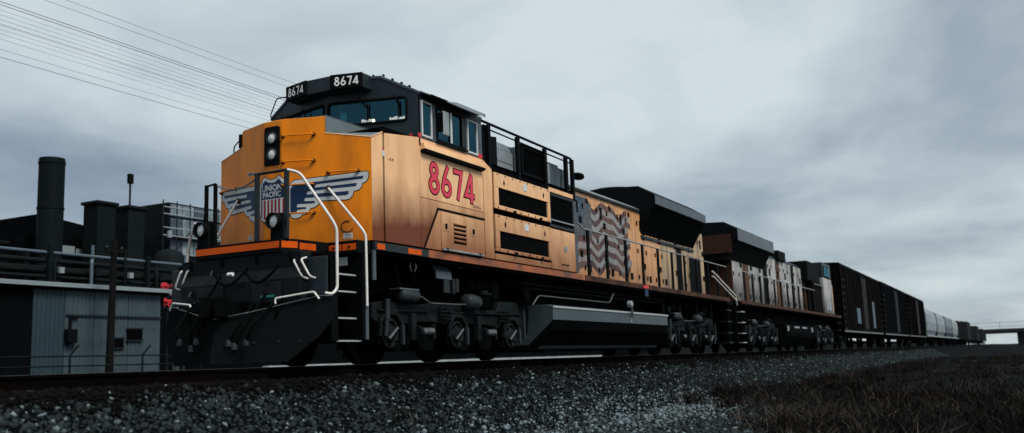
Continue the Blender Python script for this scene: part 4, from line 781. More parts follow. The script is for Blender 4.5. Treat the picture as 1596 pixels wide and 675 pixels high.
# ---- cab lower body and side panels (separate sheets with real gaps)
box('cab_core', 'black_hole', loco, -.05, 7.6, -1.6, 1.6, 1.93, 3.84)
T = .045
def slab(name, poly, m='yellow_side_sheen', t=T, parent=None, bev=.006, y=S): return MB().prism(poly, y, y + t, 'y').build(name, m, parent or loco, bev)
slab('side_panel', [(-.085, 1.93), (.955, 1.93), (.955, 3.845), (-.085, 3.715)], 'yellow_sooty_sheen')
slab('side_panel', [(.965, 1.93), (1.03, 1.93), (1.50, 2.68), (3.19, 2.68), (3.19, 2.795), (.965, 2.795)], 'yellow_sooty_sheen')
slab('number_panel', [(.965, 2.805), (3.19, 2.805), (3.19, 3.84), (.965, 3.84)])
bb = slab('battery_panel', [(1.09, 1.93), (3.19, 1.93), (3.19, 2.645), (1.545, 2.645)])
MB().tube([(1.05, S - .008, 1.94), (1.525, S - .008, 2.665), (3.2, S - .008, 2.665)], .016, 6).build('battery_seal', 'black_paint', loco)
dr = slab('battery_door', [(1.60, 1.955), (3.02, 1.955), (3.02, 2.58), (1.60, 2.62)], y=S - .014, t=.014)
for k in range(5):
    z = 2.16 + k * .078
    lv = MB().prism([(S - .016, z), (S - .05, z - .012), (S - .045, z - .03), (S - .016, z - .03)], 2.02, 2.46, 'x').build('louvre', 'yellow_side_sheen', dr)
    box('louvre_slot', 'black_hole', dr, 2.02, 2.46, S - .017, S - .013, z - .062, z - .034)
for x in (1.74, 2.72):
    q = box('latch_plate', 'yellow_side_sheen', dr, x - .09, x + .09, S - .02, S - .014, 2.29, 2.45); MB().box(x - .025, x + .035, S - .035, S - .02, 2.33, 2.42).build('latch', 'black_paint', dr)
MB().cyl((1.62, S - .03, 1.95), (3.05, S - .03, 1.95), .022, 8).build('hinge_bar', 'light_grey', dr)
for x in (1.72, 2.9): box('hinge', 'black_paint', dr, x, x + .06, S - .05, S - .01, 1.925, 1.985)
box('side_hatch', 'yellow_side_sheen', loco, .0, .17, S - .006, S, 3.29, 3.68, .003)
for x, z in ((.06, 3.31), (.13, 3.31), (.95, 3.78)): MB().cyl((x, S - .006, z), (x, S - .016, z), .012, 6).build('rivet', 'rust_shade_brown', loco)
box('corner_notice', 'label_white', loco, -.15, -.09, S - .003, S - .001, 3.32, 3.42); box('corner_notice_head', 'red_stripe', loco, -.15, -.09, S - .003, S - .001, 3.43, 3.455)
# number
side = Plane((0, S, 0), (1, 0, 0), (0, 0, 1))
digits('8674', side.p, loco, 1.24, 2.915, .56, .415, 'number_red', outline='black_paint', asp=.62 / .62, w0=.004)
text_mesh('SD70ACe', .075, lambda u, v, w: side.p(u + 2.92, v + 2.865, w), .004, 'dark_grey_paint', 'model_lettering', loco)
# armrest shelf under the windows
MB().prism([(S, 3.76), (S - .07, 3.75), (S - .10, 3.645), (S, 3.635)], .99, 3.14, 'x').build('armrest', 'yellow_side_sheen', loco, .004)
MB().prism([(S, 3.633), (S - .10, 3.643), (S - .09, 3.60), (S, 3.585)], .99, 3.14, 'x').build('armrest_shade', 'black_paint', loco)  # black strip stands for the shadow beneath the armrest
for (x0, x1) in ((.93, 1.02), (3.03, 3.19)): box('red_stripe', 'red_stripe', loco, x0, x1, S - .006, S, 3.85, 3.93)

# ---- cab upper: side walls with window openings
def cabside(y0, y1):
    for (x0, x1) in ((.955, 1.03), (1.38, 1.52), (2.55, 2.62), (3.01, 3.19)): box('window_pillar', 'grey_paint', loco, x0, x1, y0, y1, 3.90, 4.53)
    box('window_header', 'dark_grey_paint', loco, .955, 3.19, y0, y1, 4.53, 4.67); box('window_base', 'grey_paint', loco, .955, 3.19, y0, y1, 3.845, 3.90)
cabside(S, S + .05); cabside(1.60, 1.65)
def window(x0, x1, z0, z1, y, m='silver_frame', b=.035, split=None):
    w_ = MB(); w_.box(x0, x1, y - .02, y + .02, z0, z0 + b).box(x0, x1, y - .02, y + .02, z1 - b, z1).box(x0, x0 + b, y - .02, y + .02, z0 + b, z1 - b).box(x1 - b, x1, y - .02, y + .02, z0 + b, z1 - b)
    if split: w_.box(split - b * .6, split + b * .6, y - .025, y + .015, z0 + b, z1 - b)
    wo = w_.build('side_window', m, loco, .004)
    MB().quad((x0, y, z0), (x1, y, z0), (x1, y, z1), (x0, y, z1)).build('pane', 'glass', wo)
for y in (S, 1.65):
    window(1.035, 1.375, 3.885, 4.53, y); window(1.53, 2.545, 3.90, 4.53, y, 'black_paint', .03, None); window(2.625, 3.005, 3.875, 4.525, y)
    box('sash_bar', 'silver_frame', loco, 1.98, 2.04, y - .03, y - .021, 3.93, 4.5)
    box('sash_bar', 'dark_grey_paint', loco, 2.4, 2.5, y - .03, y - .021, 3.93, 4.5)
MB().box(1.5, 2.58, S - .05, S - .02, 3.865, 3.90).build('window_track', 'black_paint', loco, .004)
MB().box(1.56, 1.78, S - .13, S - .10, 4.0, 4.44).build('wind_deflector', 'light_grey', loco, .02); MB().box(1.53, 1.56, S - .13, S, 4.05, 4.40).build('deflector_arm', 'black_paint', loco)
# sun awning above the side windows
MB().add([(1.0, S - .01, 4.69), (3.0, S - .01, 4.69), (2.95, S - .20, 4.645), (1.05, S - .20, 4.60), (1.0, S - .01, 4.67), (3.0, S - .01, 4.67), (2.95, S - .20, 4.63), (1.05, S - .20, 4.585)],
         [(0, 1, 2, 3), (4, 7, 6, 5), (3, 2, 6, 7), (0, 3, 7, 4), (1, 5, 6, 2), (0, 4, 5, 1)]).build('awning', 'light_grey', loco)
MB().tube([(1.05, S - .20, 4.59), (1.6, S - .20, 4.60)], .016, 6).build('awning_edge', 'black_paint', loco); MB().add([(1.55, S - .205, 4.585), (2.97, S - .205, 4.60), (2.97, S - .205, 4.66), (1.9, S - .205, 4.65), (1.55, S - .225, 4.575), (2.97, S - .225, 4.59), (2.97, S - .225, 4.655), (1.9, S - .225, 4.645)], [(0, 1, 2, 3), (4, 5, 6, 7), (0, 1, 5, 4), (1, 2, 6, 5), (2, 3, 7, 6), (3, 0, 4, 7)]).build('awning_lit_lip', 'light_grey', loco)  # pale lip paints in the lit stretch of the awning edge
# cab front: two faces meeting in a ridge, each with a windshield opening
def vx(y): return .5 + .2727 * abs(y)
for s_ in (-1, 1):
    mb = MB()
    def pc(poly):
        b0 = len(mb.v); mb.prism([(s_ * y, z) for y, z in poly], 0, .05, 'x')
        for i in range(b0, len(mb.v)): x, y, z = mb.v[i]; mb.v[i] = (x + vx(y), y, z)
    pc([(0, 3.7), (1.65, 3.7), (1.65, 4.165), (0, 4.165)]); pc([(0, 4.585), (1.65, 4.585), (1.65, 4.67), (1.0, 4.99), (0, 5.0)])
    pc([(0, 4.165), (.05, 4.165), (.05, 4.585), (0, 4.585)]); pc([(1.45, 4.165), (1.65, 4.165), (1.65, 4.585), (1.45, 4.585)])
    fr = mb.build('cab_front', 'dark_grey_paint', loco)
    rr = []
    for (cy, cz, a0) in ((1.39, 4.525, 0), (.11, 4.525, 90), (.11, 4.225, 180), (1.39, 4.225, 270)):
        for k in range(5):
            an = R(a0 + k * 22.5); y = cy + .06 * math.cos(an); rr.append((vx(y) - .005, s_ * y, cz + .06 * math.sin(an)))
    MB().tube(rr, .026, 6, closed=True).build('windshield_seal', 'black_paint', fr)
    MB().quad((vx(.05) + .012, s_ * .05, 4.165), (vx(1.45) + .012, s_ * 1.45, 4.165), (vx(1.45) + .012, s_ * 1.45, 4.585), (vx(.05) + .012, s_ * .05, 4.585)).build('windshield', 'glass', fr)
    # wipers
    for (ya, yb) in ((1.25, 1.33), (.62, .78)):
        wp = MB().tube([(vx(ya) - .04, s_ * ya, 4.64), (vx(yb) - .04, s_ * yb, 4.42)], .014, 6).build('wiper_arm', 'black_paint', loco)
        MB().box(vx(yb) - .045, vx(yb) - .03, s_ * yb - .012, s_ * yb + .012, 4.22, 4.52).build('wiper_blade', 'black_paint', wp)
    box('red_stripe', 'red_stripe', loco, vx(1.5) - .006, vx(1.5) - .001, min(s_ * 1.28, s_ * 1.55), max(s_ * 1.28, s_ * 1.55), 3.86, 3.92)
# roof
ys = [-1.66, -1.60, -1.0, 0, 1.0, 1.60, 1.66]; zs = [4.675, 4.71, 5.01, 5.02, 5.01, 4.71, 4.675]
vs_ = []; fs = []
for x1 in (None, 3.22):
    for y, z in zip(ys, zs): vs_.append((vx(y) - .02 if x1 is None else x1, y, z))
for x1 in (None, 3.22):
    for y, z in zip(ys, zs): vs_.append((vx(y) - .02 if x1 is None else x1, y * .995, z - .04))
n = 7
for i in range(6): fs += [(i, i + 1, n + i + 1, n + i), (14 + i, 21 + i, 22 + i, 15 + i), (i, 14 + i, 15 + i, i + 1), (7 + i, 8 + i, 22 + i, 21 + i)]
fs += [(0, 7, 21, 14), (6, 20, 27, 13)]
MB().add(vs_, fs).build('cab_roof', 'grey_paint', loco)
for (y, z) in ((-1.04, 5.02), (-1.2, 4.93), (-1.36, 4.85), (-1.5, 4.78), (-.86, 5.03)): box('roof_bolt', 'black_paint', loco, vx(y) - .01, vx(y) + .04, y - .012, y + .012, z - .02, z + .012)
box('view_blocker', 'interior', loco, 1.25, 3.15, -.03, .03, 3.86, 4.9); box('cab_ceiling', 'interior', loco, 1.0, 3.15, -1.58, 1.58, 4.62, 4.65); box('cab_rear_wall', 'interior', loco, 3.15, 3.2, -1.6, 1.6, 3.84, 4.66); box('cab_floor', 'interior', loco, .97, 3.15, -1.59, 1.59, 3.842, 3.86)  # lengthwise partition added to block the bright far windows
for y in (-1.0, 1.0):
    st = box('seat', 'interior', loco, 2.0, 2.4, y - .25, y + .25, 3.87, 4.0, .03); box('seat_back', 'interior', st, 2.4, 2.5, y - .22, y + .22, 4.0, 4.5, .03)
MB().cyl((.62, -.28, 3.99), (.62, -.28, 4.18), .10, 14).build('brake_stand', 'black_paint', loco)
box('cab_paper', 'paper', loco, vx(.28) + .07, vx(.28) + .075, -.34, -.22, 4.27, 4.42); box('paper_clip_bar', 'paper', loco, vx(.28) + .08, vx(.28) + .085, -.21, -.195, 4.3, 4.52)
for (ya, yb, hh) in ((.66, .84, .055), (1.16, 1.42, .06)):
    pts = [(ya, 0), (yb, 0)] + [(yb - (yb - ya) * k / 6, hh * (.45 + .55 * abs(math.sin(k * 2.3 + ya * 9)))) for k in range(7)]
    vs2 = [(vx(y) - .028 + t * .03, -y, 4.19 + z) for t in (0, 1) for y, z in pts]; n2 = len(pts); tt = tessellate_polygon([[Vector((p[0], p[1], 0)) for p in pts]])
    MB().add(vs2, [tuple(t) for t in tt] + [tuple(n2 + i for i in t) for t in tt] + [(i, (i + 1) % n2, n2 + (i + 1) % n2, n2 + i) for i in range(n2)]).build('white_lump', 'sign_white', loco)  # white lumps along the windshield's lower edge
MB().tube([(vx(.8) + .1, -.80, 4.58), (vx(.8) + .1, -.80, 4.30), (vx(.8) + .09, -.80, 4.26)], .012, 6).build('lamp_arm', 'black_paint', loco)
MB().lathe((vx(.8) + .09, -.80, 4.26), (0, 0, -1), [(0, .012), (.02, .03), (.035, .03), (.05, .0)], 12).build('cab_lamp', 'lamp_glow', loco)
# number boards
MB().prism([(.31, .26), (.31, -.26), (.46, -.84), (.9, -.84), (.9, .84), (.46, .84)], 4.76, 5.02, 'z').build('number_housing', 'dark_grey_paint', loco, .012)
for s_ in (-1, 1):
    if s_ < 0: pl = Plane((.31, -.26, 4.89), (.15, -.58, 0), (0, 0, 1))
    else: pl = Plane((.46, .84, 4.89), (-.15, -.58, 0), (0, 0, 1))
    nb = MB()
    c8 = [pl.p(u, v, w) for w in (-.02, .035) for u, v in ((.0, -.135), (.60, -.135), (.60, .135), (.0, .135))]
    nb.add(c8, [(0, 1, 2, 3), (4, 5, 6, 7), (0, 1, 5, 4), (1, 2, 6, 5), (2, 3, 7, 6), (3, 0, 4, 7)]); nb = nb.build('number_board', 'black_paint', loco, .012)
    digits('8674', pl.p, nb, .085, -.075, .155, .118, 'sign_white', sw=.17, w0=.036)
MB().tube(bend([(.48, 1.0, 4.45), (.35, 1.15, 4.5), (.42, 1.05, 4.85), (.6, .9, 4.9)], .05), .012, 6).build('cab_handhold', 'black_paint', loco)

# ---- equipment section behind the cab
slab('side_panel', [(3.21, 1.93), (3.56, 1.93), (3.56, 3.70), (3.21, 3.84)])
def grille(z0, z1, zs0, zs1):
    g = MB(); x0, x1, a, b = 3.60, 6.16, 3.77, 6.03
    g.box(x0, x1, S - .03, S + .02, z0, zs0).box(x0, x1, S - .03, S + .02, zs1, z1).box(x0, a, S - .03, S + .02, zs0, zs1).box(b, x1, S - .03, S + .02, zs0, zs1)
    g = g.build('grille_frame', 'yellow_side_sheen', loco, .008)
    box('grille_dark', 'black_hole', g, a - .01, b + .01, S + .022, S + .03, zs0 - .01, zs1 + .01)
    for k in range(9):
        z = zs0 + (zs1 - zs0) * (k + .5) / 9
        MB().prism([(S + .018, z + .012), (S - .004, z - .008), (S - .002, z - .014), (S + .02, z + .006)], a, b, 'x').build('grille_slat', 'black_paint', g)
    for k in range(8):
        x = x0 + .12 + k * (x1 - x0 - .24) / 7
        for z in (z0 + .03, z1 - .03): MB().cyl((x, S - .03, z), (x, S - .045, z), .014, 6).build('bolt', 'rust_shade_brown', g)
    for x in (4.0, 5.82): MB().prism([(x - .04, z1 - .17), (x, z1 - .24), (x + .04, z1 - .17), (x, z1 - .10)], S - .036, S - .031, 'y').build('hazard_mark', 'rust_shade_brown', g)
    MB().prism([(4.85, z1 - .2), (5.03, z1 - .2), (5.05, z1 - .07), (4.94, z1 - .045), (4.83, z1 - .09)], S - .036, S - .031, 'y').build('notice', 'label_white', g)
    for x in (4.4, 5.6): MB().box(x, x + .06, S - .06, S - .03, z0 - .03, z0 + .04).build('hinge', 'black_paint', g)
grille(2.94, 3.66, 3.02, 3.37); grille(2.09, 2.82, 2.16, 2.50)
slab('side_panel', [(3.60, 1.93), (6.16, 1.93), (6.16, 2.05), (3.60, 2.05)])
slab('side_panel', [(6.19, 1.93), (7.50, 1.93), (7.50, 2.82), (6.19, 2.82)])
MB().box(6.7, 7.1, S - .012, S, 2.05, 2.07).build('scratch_strip', 'rust_shade_brown', loco); MB().cyl((6.95, S - .012, 2.42), (6.95, S, 2.42), .07, 10).build('drain_cap', 'light_grey', loco)
dk = MB().box(6.19, 7.5, S, S + .03, 2.86, 2.92).box(6.19, 7.5, S, S + .03, 3.56, 3.62).box(6.19, 6.25, S, S + .03, 2.92, 3.56).box(7.44, 7.5, S, S + .03, 2.92, 3.56).build('intake_frame', 'dark_grey_paint', loco, .006)
for k in range(14): z = 2.94 + k * .045; MB().prism([(S + .025, z + .02), (S + .005, z), (S + .01, z - .005), (S + .03, z + .012)], 6.25, 7.44, 'x').build('intake_slat', 'black_paint', dk)
MB().box(6.2, 7.5, S - .02, S, 3.0, 3.03).build('intake_bar', 'light_grey', dk)
# upper part: grey ducts, dark screen, guard rails
box('duct_core', 'dark_grey_paint', loco, 3.22, 7.6, -1.25, 1.25, 3.84, 4.5); box('duct_deck', 'black_paint', loco, 3.22, 7.6, -1.6, 1.6, 3.80, 3.845)
MB().prism([(-1.50, 3.66), (-1.50, 4.24), (-1.38, 4.44), (-1.2, 4.52), (-1.2, 3.66)], 4.0, 4.78, 'x').build('duct_panel', 'light_grey', loco, .01)
for k in range(9):
    for z in (4.0, 4.26): MB().cyl((4.08 + k * .08, -1.50, z), (4.08 + k * .08, -1.515, z), .012, 6).build('rivet', 'black_paint', loco)
box('duct_panel', 'light_grey', loco, 4.86, 5.02, -1.5, -1.3, 3.66, 4.42, .01)
box('duct_panel', 'grey_paint', loco, 5.02, 6.25, -1.46, -1.3, 3.66, 4.0, .01)
sc_ = MB().box(5.06, 6.2, -1.58, -1.5, 3.86, 3.92).box(5.06, 6.2, -1.58, -1.5, 4.44, 4.52).box(5.06, 5.12, -1.58, -1.5, 3.92, 4.44).box(6.14, 6.2, -1.58, -1.5, 3.92, 4.44).build('screen_frame', 'black_paint', loco)
box('screen_mesh', 'black_hole', sc_, 5.12, 6.14, -1.53, -1.52, 3.92, 4.44)
for k in range(12): MB().box(5.14 + k * .085, 5.15 + k * .085, -1.555, -1.54, 3.92, 4.44).build('screen_bar', 'black_paint', sc_)
[MB().cyl((x, -1.45, 3.66), (x, -1.45, 4.35), r, 12).build('exhaust_pipe', 'light_grey', loco) for x, r in ((6.42, .07), (6.58, .05))]
box('duct_panel', 'grey_paint', loco, 6.66, 7.55, -1.45, -1.2, 3.70, 4.36, .02)
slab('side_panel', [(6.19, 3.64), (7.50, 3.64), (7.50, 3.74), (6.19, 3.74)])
MB().prism([(3.26, 3.72), (3.26, 4.55), (3.5, 4.62), (3.56, 4.5), (3.72, 4.42), (3.98, 4.45), (3.98, 3.72)], -1.56, -1.3, 'y').build('shroud', 'black_paint', loco, .01)
for x in (3.54, 4.82, 6.14, 7.27, 7.62):
    box('guard_post', 'black_paint', loco, x - .05, x + .05, -1.64, -1.56, 3.70, 4.60, .006)
MB().tube(bend([(3.30, -1.60, 4.64), (7.55, -1.60, 4.62), (7.68, -1.60, 4.55), (7.68, -1.60, 3.0), (7.7, -1.6, 1.95)], .08), .028, 8).build('guard_rail', 'black_paint', loco)
MB().cyl((3.4, -1.60, 4.52), (7.6, -1.60, 4.50), .016, 6).build('guard_rail', 'black_paint', loco)
MB().lathe((7.9, -1.62, 4.22), (0.3, 0, 1), [(0, .15), (.02, .16), (.06, .15), (.07, .12), (.05, 0)], 16).build('horn', 'black_paint', loco); MB().cyl((7.68, -1.6, 4.2), (7.85, -1.62, 4.22), .02, 6).build('horn_bracket', 'black_paint', loco)
# corner panel with the start of the mural
slab('side_panel', [(7.52, 1.93), (7.66, 1.93), (7.66, 3.6), (7.52, 3.6)], 'flag_blue')

# ---- long hood with doors, mural, radiators
HY = -1.15
box('hood_core', 'black_hole', loco, 7.6, 19.4, -1.10, 1.10, 1.92, 4.12)
MB().prism([(-1.16, 4.10), (-1.18, 4.14), (-1.16, 4.18), (-.95, 4.30), (.95, 4.30), (1.16, 4.18), (1.16, 4.10)], 7.7, 19.4, 'x').build('hood_roof', 'light_grey', loco, .008)
MB().box(7.7, 13.4, -1.21, -1.165, 4.09, 4.15).build('gutter', 'dark_grey_paint', loco, .005)
xd = 7.75; k = 0; doors = []
while xd < 19.2:
    w_ = [.78, .62, .9, .7][k % 4]
    m = 'yellow_hood' if xd < 14.6 else 'pale_hood'
    d_ = box('hood_door', m, loco, xd, xd + w_ - .015, HY, HY + .04, 1.95, 4.09, .005)
    lm = MB()
    for z in (2.2, 2.95, 3.75): lm.box(xd + .02, xd + .09, HY - .02, HY, z - .06, z + .06)
    if k % 2:
        for z in (2.55, 3.4): lm.box(xd + w_ - .22, xd + w_ - .05, HY - .018, HY, z - .09, z + .07)
        lm.box(xd + w_ * .4, xd + w_ * .6, HY - .015, HY, 3.55, 3.85)
    else: lm.box(xd + w_ * .3, xd + w_ * .42, HY - .02, HY, 3.86, 3.98).box(xd + w_ * .3, xd + w_ * .5, HY - .015, HY, 2.1, 2.28)
    tag(lm.build('latches', 'black_paint', d_), kind='stuff'); xd += w_; k += 1
box('hood_end', 'yellow_hood', loco, 19.38, 19.44, -1.12, 1.12, 1.92, 4.3, .02)
box('dark_door', 'black_paint', loco, 16.65, 17.2, HY - .012, HY - .001, 1.98, 3.42, .004)
box('dark_screen', 'black_paint', loco, 18.0, 19.3, HY - .012, HY - .001, 1.96, 3.2, .004)
# waving flag mural painted on the hood doors
hood = Plane((0, HY, 0), (1, 0, 0), (0, 0, 1))
def fz(x, t): return 2.22 + t * 1.68 + .10 * math.sin((x - 8.8) * 3.6 + t * .8) + .05 * math.sin((x - 8.8) * 7.1 + 1 + t * 2) - .22 * max(0, (9.6 - x)) * (1 - t)
NSTR = 11
for i in range(NSTR):
    t0, t1 = i / NSTR, (i + 1) / NSTR
    xa = 8.30 if i < 5 else 9.75
    xsn = [xa + (12.45 + .12 * math.sin(i * 1.7) - xa) * j / 40 for j in range(41)]
    MB().add([hood.p(x, fz(x, t0), .006) for x in xsn] + [hood.p(x, fz(x, t1), .006) for x in xsn], [(j, j + 1, 42 + j, 41 + j) for j in range(40)]).build('flag_stripe', 'flag_red' if i % 2 == 0 else 'flag_white', loco, normals=False)
xsn = [8.25 + 1.5 * j / 16 for j in range(17)]
cn = MB().add([hood.p(x, fz(x, 5 / NSTR), .006) for x in xsn] + [hood.p(x, min(3.98, fz(x, 1.03)), .006) for x in xsn], [(j, j + 1, 18 + j, 17 + j) for j in range(16)]).build('flag_canton', 'flag_blue', loco, normals=False)
for r_ in range(4):
    for c_ in range(4):
        cx, cz2 = 8.5 + c_ * .33 + (r_ % 2) * .12, 3.2 + r_ * .18; pts = []
        for a in range(10):
            q = .045 if a % 2 == 0 else .018; pts.append((cx + q * math.sin(a * math.pi / 5), cz2 + q * math.cos(a * math.pi / 5)))
        decal_poly(pts, hood.p, .008).build('flag_star', 'flag_white', cn, normals=False)
# radiator flare
RX0, RX1 = 13.4, 18.5
RP = [(-1.13, 3.44), (-1.60, 4.26), (-1.65, 4.29), (-1.65, 4.57), (-1.16, 4.88), (-.2, 4.93), (.2, 4.93), (1.16, 4.88), (1.65, 4.57), (1.65, 4.29), (1.13, 3.44)]
rad = MB().prism(RP, RX0, RX1, 'x').build('radiator_housing', 'black_paint', loco, .01)
box('radiator_lip', 'grey_paint', rad, RX0 - .01, RX1 + .01, -1.668, -1.655, 4.30, 4.56, .004)
for k in range(30): x = RX0 + .1 + k * .168; box('lip_bolt', 'dark_grey_paint', rad, x, x + .05, -1.68, -1.66, 4.275, 4.30)
for k in range(16): x = RX0 + .15 + k * .32; MB().add([(x, -1.16, 3.475), (x + .04, -1.16, 3.475), (x + .04, -1.60, 4.24), (x, -1.60, 4.24), (x, -1.20, 3.475), (x + .04, -1.20, 3.475), (x + .04, -1.64, 4.24), (x, -1.64, 4.24)], [(0, 1, 2, 3), (4, 5, 6, 7), (0, 1, 5, 4), (2, 3, 7, 6), (1, 2, 6, 5), (0, 3, 7, 4)]).build('radiator_rib', 'black_paint', rad)
MB().box(RX0, RX1, -1.20, -1.155, 3.36, 3.43).build('radiator_base', 'dark_grey_paint', rad)
for x in (14.4, 15.95, 17.5): MB().lathe((x, 0, 4.93), (0, 0, 1), [(0, .7), (.08, .7), (.1, .62), (.04, .2), (.1, 0)], 24).build('fan', 'dark_grey_paint', rad)
MB().prism([(17.3, 3.2), (18.52, 3.2), (18.52, 4.2)], HY - .012, HY - .002, 'y').build('rear_panel', 'pale_hood', loco)

# ---- walkway handrail
hr = [(7.72, -1.62, 3.12), (8.1, -1.62, 3.01), (20.9, -1.62, 3.0)]
MB().tube(hr, .020, 8).build('handrail', 'bright_steel', loco)
for x in (8.33, 9.52, 10.85, 12.15, 13.45, 14.72, 15.95, 17.2, 18.5, 19.7, 20.85): box('handrail_post', 'black_paint', loco, x - .06, x + .06, -1.645, -1.60, 1.9, 3.0, .005)
for dz in (0, -.16): MB().tube([(19.0, -1.64, 2.72 + dz), (19.3, -1.64, 2.66 + dz), (21.9, -1.64, 2.02 + dz), (22.0, -1.64, 1.85 + dz)], .025, 8).build('rear_stair_rail', 'rail_white', loco)
for z in (1.5, 1.1, .7, .36): box('rear_step', 'dark_grey_paint', loco, 20.9, 21.5, -1.55, -1.1, z - .03, z)
box('rear_platform', 'black_paint', loco, 21.0, 21.9, -1.5, 1.5, 1.7, 1.9); box('rear_pilot', 'under_black', loco, 21.6, 21.75, -1.4, 1.4, .3, 1.7)
MB().box(21.6, 22.35, -.12, .12, .78, 1.02).build('rear_coupler', 'under_black', loco)
box('conductor_tag', 'blue_decal', loco, 12.1, 12.35, S - .01, S, 1.58, 1.78); box('conductor_tag_head', 'red_stripe', loco, 12.0, 12.4, S - .012, S - .002, 1.80, 1.88)

# ================================================================ second locomotive (running long hood first)
L2 = 22.4
loco2 = empty('locomotive', (34.5, 0, 0)); tag(loco2, 'dusty second locomotive with glare in its paint, coupled behind the lead one, radiator end forward', 'locomotive')
def copy_part(o, parent, dx):
    c = copy_tree(o, parent); c.location = Vector(o.location) + Vector(dx) + Vector(loco.location) - Vector(loco2.location); return c
copy_part(tr1, loco2, (24.5, 0, 0)); copy_part(tr1, loco2, (39.1, 0, 0))
box('underframe', 'under_black', loco2, 22.9, 46.0, -.95, .95, 1.18, 1.76); box('walkway', 'under_black', loco2, 22.8, 46.1, -1.6, 1.6, 1.72, 1.785)
for i in range(8): box('side_sill', 'sill_brown', loco2, 22.8 + i * 2.9, 25.69 + i * 2.9, S, S + .06, 1.775, 1.9, .006)
t2 = MB().prism(TP, 30.4, 37.8, 'x').build('fuel_tank', 'under_black', loco2, .01)
for x in (30.6, 32.2, 34.0, 36.3): box('tank_panel', 'light_grey', t2, x, x + (.35 if x in (30.6, 36.3) else 1.1), -1.632, -1.62, .86 if x in (30.6, 36.3) else 1.0, 1.08, .004)
box('hood_core', 'black_hole', loco2, 23.6, 40.6, -1.08, 1.08, 1.92, 4.1)
MB().prism([(-1.15, 4.10), (-1.15, 4.18), (-.9, 4.32), (.9, 4.32), (1.15, 4.18), (1.15, 4.10)], 23.6, 41, 'x').build('hood_roof', 'dark_grey_paint', loco2, .008)
box('hood_end', 'rust_shade_brown', loco2, 23.5, 23.6, -1.15, 1.15, 1.92, 4.25, .02)  # brown here paints the yellow end as shaded
xd = 23.62; k = 0
while xd < 40.3:
    w_ = [.85, .7, 1.0][k % 3]; d_ = box('hood_door', ('glare_pale_hood', 'glare_pale_hood', 'brown_door', 'glare_pale_hood', 'glare_pale_hood', 'glare_pale_hood', 'black_paint')[k % 7] if xd < 37 else 'brown_door', loco2, xd, xd + w_ - .02, HY, HY + .04, 1.95, 4.09, .005)
    lm = MB()
    for z in (2.2, 3.0, 3.7): lm.box(xd + .03, xd + .12, HY - .02, HY, z - .08, z + .08)
    if k % 2: lm.box(xd + .3, xd + .55, HY - .02, HY, 3.3, 3.6)
    tag(lm.build('latches', 'black_paint', d_), kind='stuff'); xd += w_; k += 1
r2 = MB().prism([(y, z + .0) for y, z in RP], 22.75, 28.8, 'x').build('radiator_housing', 'black_paint', loco2, .01)
box('radiator_lip', 'grey_paint', r2, 22.74, 28.81, -1.668, -1.655, 4.14, 4.62, .004); box('radiator_front', 'rust_shade_brown', r2, 22.70, 22.745, -1.4, 1.4, 3.7, 4.4)  # brown front: shade on the yellow end put into the colour
box('air_duct', 'black_paint', loco2, 31.5, 33.0, -1.3, 1.3, 4.1, 4.55, .03); box('brake_grid', 'black_paint', loco2, 37.2, 40.6, -1.5, 1.5, 3.5, 4.5, .03); box('equipment_box', 'boxcar_brown', loco2, 38.3, 41.0, -1.5, -1.1, 1.95, 3.5, .02)
cb = box('cab', 'glare_pale_hood', loco2, 41.0, 43.6, -1.6, 1.6, 1.93, 3.85, .02); box('cab_upper', 'dark_grey_paint', cb, 41.0, 43.6, -1.6, 1.6, 3.855, 4.7, .05)
for x in (41.3, 42.2): w2 = box('window', 'black_paint', cb, x, x + .75, -1.63, -1.6, 3.9, 4.5); MB().quad((x + .05, -1.64, 3.95), (x + .7, -1.64, 3.95), (x + .7, -1.64, 4.45), (x + .05, -1.64, 4.45)).build('pane', 'glass', w2)
box('nose', 'pale_hood', loco2, 43.6, 45.2, -1.4, 1.4, 1.93, 3.7, .05); box('louvre_panel', 'light_grey', cb, 41.4, 43.0, -1.625, -1.605, 2.1, 2.6, .004)
MB().cyl((23.3, -1.62, 3.0), (38.0, -1.62, 3.0), .022, 8).build('handrail', 'bright_steel', loco2); MB().cyl((38.2, -1.62, 3.35), (41, -1.62, 3.35), .022, 8).build('handrail', 'bright_steel', loco2)
for i in range(12): x = 23.4 + i * 1.3; box('handrail_post', 'black_paint', loco2, x - .11, x + .11, -1.645, -1.6, 1.9, 3.0, .005)
for z in (1.5, 1.1, .7, .36):
    box('step', 'bright_steel', loco2, 22.85, 23.4, -1.56, -1.1, z - .03, z); box('step', 'dark_grey_paint', loco2, 45.6, 46.1, -1.56, -1.1, z - .03, z)
box('pilot', 'under_black', loco2, 22.75, 22.85, -1.4, 1.4, .3, 1.75); box('pilot', 'under_black', loco2, 46.1, 46.2, -1.4, 1.4, .3, 1.75)
[box('coupler', 'under_black', loco2, a, b, -.11, .11, .79, 1.01) for a, b in ((22.36, 22.8), (46.2, 46.9))]

